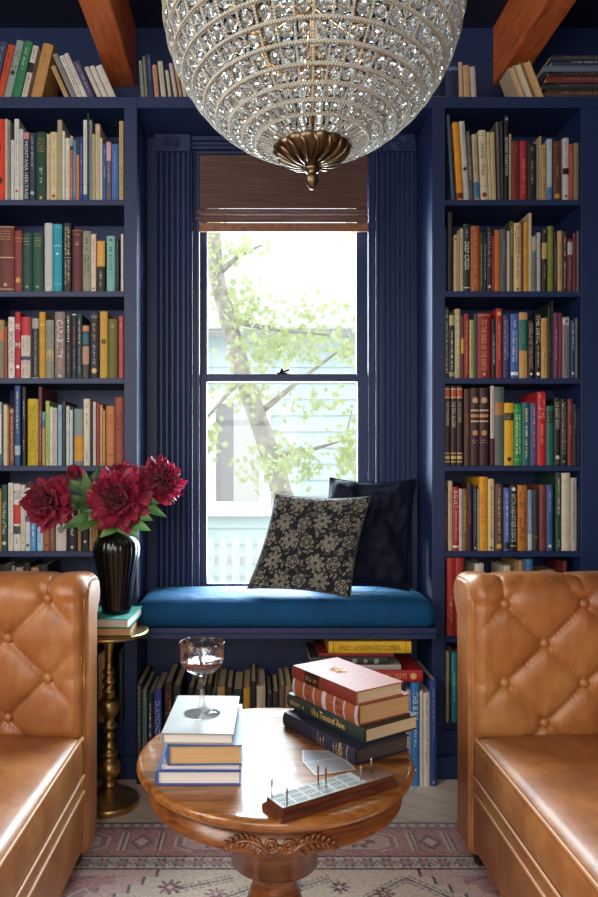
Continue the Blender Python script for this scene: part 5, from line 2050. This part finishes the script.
def peony(pos, R, axis, lab, seed, leaves=(), bud=False):
    rnd = random.Random(seed)
    pos = Vector(pos)
    t = thing('peony', lab, 'flower', pos, 0, 'peonies in the black vase')
    A = Vector(axis).normalized().to_track_quat('Z', 'Y').to_matrix().to_4x4()
    mb = MB()
    layers = [(10, .0, .35, .62, .34, .5), (18, .3, .75, .74, .40, .6), (24, .6, 1.1, .84, .46, .5), (22, .95, 1.5, .95, .55, .3), (16, 1.35, 1.9, 1.02, .68, .1), (9, 1.75, 2.2, 1.0, .8, -.3)]
    if bud:
        layers = [(7, .05, .3, 1.0, 1.0, .9), (8, .3, .6, 1.05, 1.2, 1.1), (5, .6, .9, .95, 1.2, 1.2)]
    for n, p0, p1, l_, w_, cup in layers:
        a0 = rnd.uniform(0, 6.3)
        for i in range(n):
            az = a0 + 2 * PI * i / n + rnd.uniform(-.25, .25)
            po = rnd.uniform(p0, p1)
            M = A @ Matrix.Translation((0, 0, -.15 * R)) @ Matrix.Rotation(az, 4, 'Z') @ Matrix.Rotation(-po, 4, 'X') @ Matrix.Rotation(rnd.uniform(-.5, .5), 4, 'Z')
            petal(mb, M, R * l_ * rnd.uniform(.9, 1.15), R * w_ * rnd.uniform(.85, 1.2), cup * rnd.uniform(.7, 1.3), (.012 if bud else .05) * R, rnd)
    mb.build('petals', PETAL, t, True)
    mouth = Vector((VX, VY, VZ + .272)) - pos
    k_ = Vector((rnd.uniform(-.015, .015), rnd.uniform(-.015, .015), 0))
    base = -Vector(axis).normalized() * R * .25
    mid = (mouth + k_ + base) / 2 + Vector((0, 0, .02))
    pts = [mouth + k_ * .5 + Vector((0, 0, -.2)), mouth + k_ + Vector((0, 0, -.02)), (mouth + k_) * .6 + mid * .4 + Vector((0, 0, .015)), mid, base]
    MB().tube(pts, .003, 7).build('stem', STEMG, t, True)
    for (bx, by, bY), (tx, ty, tY), w_ in leaves:
        b_, e_ = at(bx, by, bY) - pos, at(tx, ty, tY) - pos
        d_ = e_ - b_
        sd = d_.cross(Vector((rnd.uniform(-.3, .3), -1, .35))).normalized()
        up = sd.cross(d_).normalized()

        def fn(u, v, b_=b_, d_=d_, sd=sd, up=up, w_=w_):
            s = (u - .5) * 2
            ww = 1.55 * w_ * math.sin(PI * (.04 + .96 * v) ** .8) ** .9
            return tuple(b_ + d_ * v + sd * (s * ww) + up * (.012 * math.sin(PI * v) + .25 * abs(s) * ww - .01 * v * v))
        MB().sheet(fn, 6, 12).build('leaf', PLEAF, t, True)
    return t


Y0 = 2.25
peony(at(45, 503, 2.2), .092, (-.55, -.8, -.05), 'big crimson peony drooping to the left over the sofa arm', 11,
      [((100, 515, Y0), (62, 528, 2.2), .014), ((98, 518, Y0), (78, 531, 2.18), .013), ((95, 505, Y0), (66, 508, 2.2), .012), ((98, 500, Y0), (78, 487, 2.22), .012)])
peony(at(118, 499, 2.18), .1, (.0, -.95, .12), 'big crimson peony at the front centre, just above the vase', 12,
      [((120, 526, 2.24), (100, 536, 2.19), .013), ((118, 524, 2.24), (138, 537, 2.18), .014), ((126, 520, 2.24), (150, 530, 2.2), .013), ((105, 505, 2.24), (88, 520, 2.2), .013)])
peony(at(163, 479, 2.27), .085, (.5, -.55, .5), 'crimson peony highest at the right, against the window casing', 13,
      [((138, 505, Y0), (166, 516, 2.2), .012), ((140, 500, Y0), (158, 503, 2.22), .012), ((134, 512, Y0), (152, 520, 2.22), .012), ((142, 495, Y0), (150, 478, 2.24), .011)])
peony(at(121, 477, 2.33), .074, (.05, -.35, .9), 'crimson peony half hidden behind the front centre one', 14,
      [((112, 500, 2.3), (96, 470, 2.3), .012), ((130, 500, 2.3), (141, 472, 2.32), .011)])
peony(at(76, 475, 2.24), .04, (-.35, -.45, .8), 'small crimson peony bud between the left and centre blooms', 15,
      [((92, 505, Y0), (84, 470, 2.22), .013), ((94, 500, Y0), (97, 466, 2.25), .012), ((90, 510, Y0), (70, 495, 2.2), .014), ((90, 492, Y0), (62, 480, 2.22), .011)], True)

# ---------------------------------------------------------------- cushions leaning in the corner


def pillow(name, BL, BR, TL, TR, th, m_, lab, pattern=None, n=96, seed=0, pinch=.07):
    BL, BR, TL, TR = map(Vector, (BL, BR, TL, TR))
    cen = (BL + BR + TL + TR) / 4
    nrm = (BR - BL).cross(TL - BL).normalized()
    V, cols = [], []
    rnd = random.Random(seed)
    off = Vector((rnd.uniform(0, 9), rnd.uniform(0, 9), 0))
    for side in (1, -1):
        for j in range(n + 1):
            for i in range(n + 1):
                u, v = 2 * i / n - 1, 2 * j / n - 1
                pu = u * (1 - pinch * (1 - v * v))
                pv = v * (1 - pinch * (1 - u * u))
                a, b_ = (pu + 1) / 2, (pv + 1) / 2
                p = (BL * (1 - a) + BR * a) * (1 - b_) + (TL * (1 - a) + TR * a) * b_
                k_ = max(0, (1 - u * u) * (1 - v * v)) ** .42
                wr = mnoise.noise(Vector((u * 2.2, v * 2.2, side)) + off) * (.012 if pattern is not None else .026) + mnoise.noise(Vector((u * 5, v * 5, side * 2)) + off) * (.005 if pattern is not None else .012)
                e = min(1, (1 - u * u) * 4) * min(1, (1 - v * v) * 4)
                p = p + nrm * side * (th / 2 * k_ + wr * e) + Vector((0, 0, -.008 * max(0, -v) * k_))
                V.append(p - cen)
                cols.append((u, v))
    F = []
    N = (n + 1) ** 2
    for s in (0, 1):
        for j in range(n):
            for i in range(n):
                q_ = [s * N + j * (n + 1) + i, s * N + j * (n + 1) + i + 1, s * N + (j + 1) * (n + 1) + i + 1, s * N + (j + 1) * (n + 1) + i]
                F.append(q_ if s == 0 else q_[::-1])
    o = ob(name, V, F, m_, None, True, loc=cen)
    if pattern is not None:
        uv = np.array(cols)
        colour_attr(o, pattern(uv[:, 0], uv[:, 1]))
    # corded seam
    rim = [(-1, -1 + 2 * q / 24) for q in range(24)] + [(-1 + 2 * q / 24, 1) for q in range(24)] + [(1, 1 - 2 * q / 24) for q in range(24)] + [(1 - 2 * q / 24, -1) for q in range(24)]
    pts = []
    for u, v in rim:
        a, b_ = (u * (1 - pinch * (1 - v * v)) + 1) / 2, (v * (1 - pinch * (1 - u * u)) + 1) / 2
        pts.append((BL * (1 - a) + BR * a) * (1 - b_) + (TL * (1 - a) + TR * a) * b_ - cen)
    sm = MB().tube(pts, .0028, 6, True).build('seam', m_, o, True)
    if pattern is not None:
        colour_attr(sm, np.tile(np.array(lin('#4a4740')), (len(sm.data.vertices), 1)))
    tag(o, lab, 'cushion')
    return o


def floral(u, v):
    c = np.zeros(u.shape + (3,)) + np.array(lin('#1d1f26'))
    r_ = np.random.default_rng(5)

    def pt(mask, h, a=1.):
        nonlocal c
        mk = (np.clip(mask, 0, 1) * a)[:, None]
        c = c * (1 - mk) + np.array(lin(h)) * mk
    beige, drab, dk = '#928f84', '#65635b', '#1d1f26'
    leaves = []
    for _ in range(520):
        leaves.append((r_.uniform(-1, 1), r_.uniform(-1, 1), r_.uniform(0, PI), r_.uniform(.04, .085)))
    for x, y, a, L_ in leaves:
        p = (u - x) * np.cos(a) + (v - y) * np.sin(a)
        q = -(u - x) * np.sin(a) + (v - y) * np.cos(a)
        w_ = .3 * L_ * np.clip(1 - (p / L_) ** 2, 0, 1)
        pt((np.abs(q) < w_) & (np.abs(p) < L_), drab if r_.random() < .55 else beige)
        pt((np.abs(q) < w_ * .22) & (np.abs(p) < L_ * .8), dk)
    fl = []
    for jy in range(5):
        for ix in range(5):
            fl.append((-.86 + .42 * ix + (.21 if jy % 2 else 0) + r_.uniform(-.04, .04), -.82 + .41 * jy + r_.uniform(-.04, .04), (ix + jy) % 2))
    for x, y, kd in fl:
        du, dv = u - x, v - y
        rr_, an = np.hypot(du, dv), np.arctan2(dv, du)
        if kd:
            e = .2 * (.25 + .75 * np.abs(np.cos(4 * an + .3)) ** 1.2)
            pt(rr_ < e + .035, dk)
            pt(rr_ < e, beige)
            pt((rr_ < e * .8) & (np.abs(np.cos(4 * an + .3)) > .97), dk)
            pt(rr_ < .05, drab)
            pt(rr_ < .028, dk)
        else:
            e = .15 * (.72 + .28 * np.abs(np.cos(2.5 * an)))
            pt(rr_ < e + .03, dk)
            pt(rr_ < e, drab)
            pt((rr_ < e * .93) & (np.abs(np.sin(2.5 * an)) < .8), beige)
            pt((np.abs(rr_ - e * .62) < .012), dk)
            pt((np.abs(np.cos(7.5 * an)) < .2) & (rr_ > e * .3) & (rr_ < e * .9), dk)
            pt(rr_ < .05, dk)
            pt(rr_ < .03, beige)
    return c


pillow('throw_pillow', (.205, 2.57, .655), (.56, 2.54, .65), (.283, 2.635, 1.06), (.607, 2.63, 1.055), .14, NAVYV, 'dark navy velvet throw pillow leaning in the right window corner', None, 64, 3, .09)
FABRIC = attr_mat('floral_fabric', .9, 600., .35, .2)
pillow('throw_pillow', (-.027, 2.47, .672), (.327, 2.405, .652), (.076, 2.545, 1.0), (.412, 2.49, .995), .115, FABRIC, 'dark floral patterned throw pillow in front of the navy one', floral, 150, 4)
# ---------------------------------------------------------------- light and camera
wd = bpy.data.worlds.new('overcast_sky')
SC.world = wd
wd.use_nodes = True
bg = wd.node_tree.nodes['Background']
bg.inputs['Color'].default_value = (.93, .97, 1, 1)
bg.inputs['Strength'].default_value = 2.6


def area(name, loc, target, sx, sy, power, col):
    l = bpy.data.lights.new(name, 'AREA')
    l.shape = 'RECTANGLE'
    l.size, l.size_y = sx, sy
    l.energy = power
    l.color = col
    o = bpy.data.objects.new(name, l)
    COL.objects.link(o)
    o.location = loc
    o.rotation_euler = (Vector(target) - Vector(loc)).to_track_quat('-Z', 'Y').to_euler()
    return o


area('daylight_window', (.106, 2.9, 1.4), (.106, 0, 1.2), .6, 1.5, 105, (.8, .93, 1))
area('left_fill_light', (XL - .11, .1, 1.85), (0, 1.2, .9), 1.2, 1.6, 48, (1, .9, .78))  # unseen lamp added to brighten the left side and the rug
area('rear_fill_light', (-.45, YF - .13, 1.5), (-.2, 2, 1.0), 1.8, 1.6, 42, (1, .89, .77))  # unseen lamp added behind the camera as frontal fill

cam = bpy.data.cameras.new('camera')
co = bpy.data.objects.new('camera', cam)
COL.objects.link(co)
co.location = (0, 0, 1.1)
co.rotation_euler = (PI / 2, 0, 0)
cam.sensor_fit = 'VERTICAL'
cam.sensor_height = 36
cam.sensor_width = 24
cam.lens = 700 / 897 * 36
cam.shift_x = 44 / 897
cam.shift_y = 18.5 / 897
cam.clip_start = .02
SC.camera = co
vs = SC.view_settings
vs.view_transform = 'Standard'
vs.look = 'None'
vs.exposure = 0
vs.gamma = 1
vs.use_curve_mapping = False
SC.cycles.use_denoising = True
SC.cycles.max_bounces = 10
SC.cycles.transmission_bounces = 8
SC.cycles.transparent_max_bounces = 24
SC.cycles.sample_clamp_indirect = 20
SC.cycles.caustics_reflective = True
SC.cycles.caustics_refractive = True
SC.cycles.blur_glossy = .3
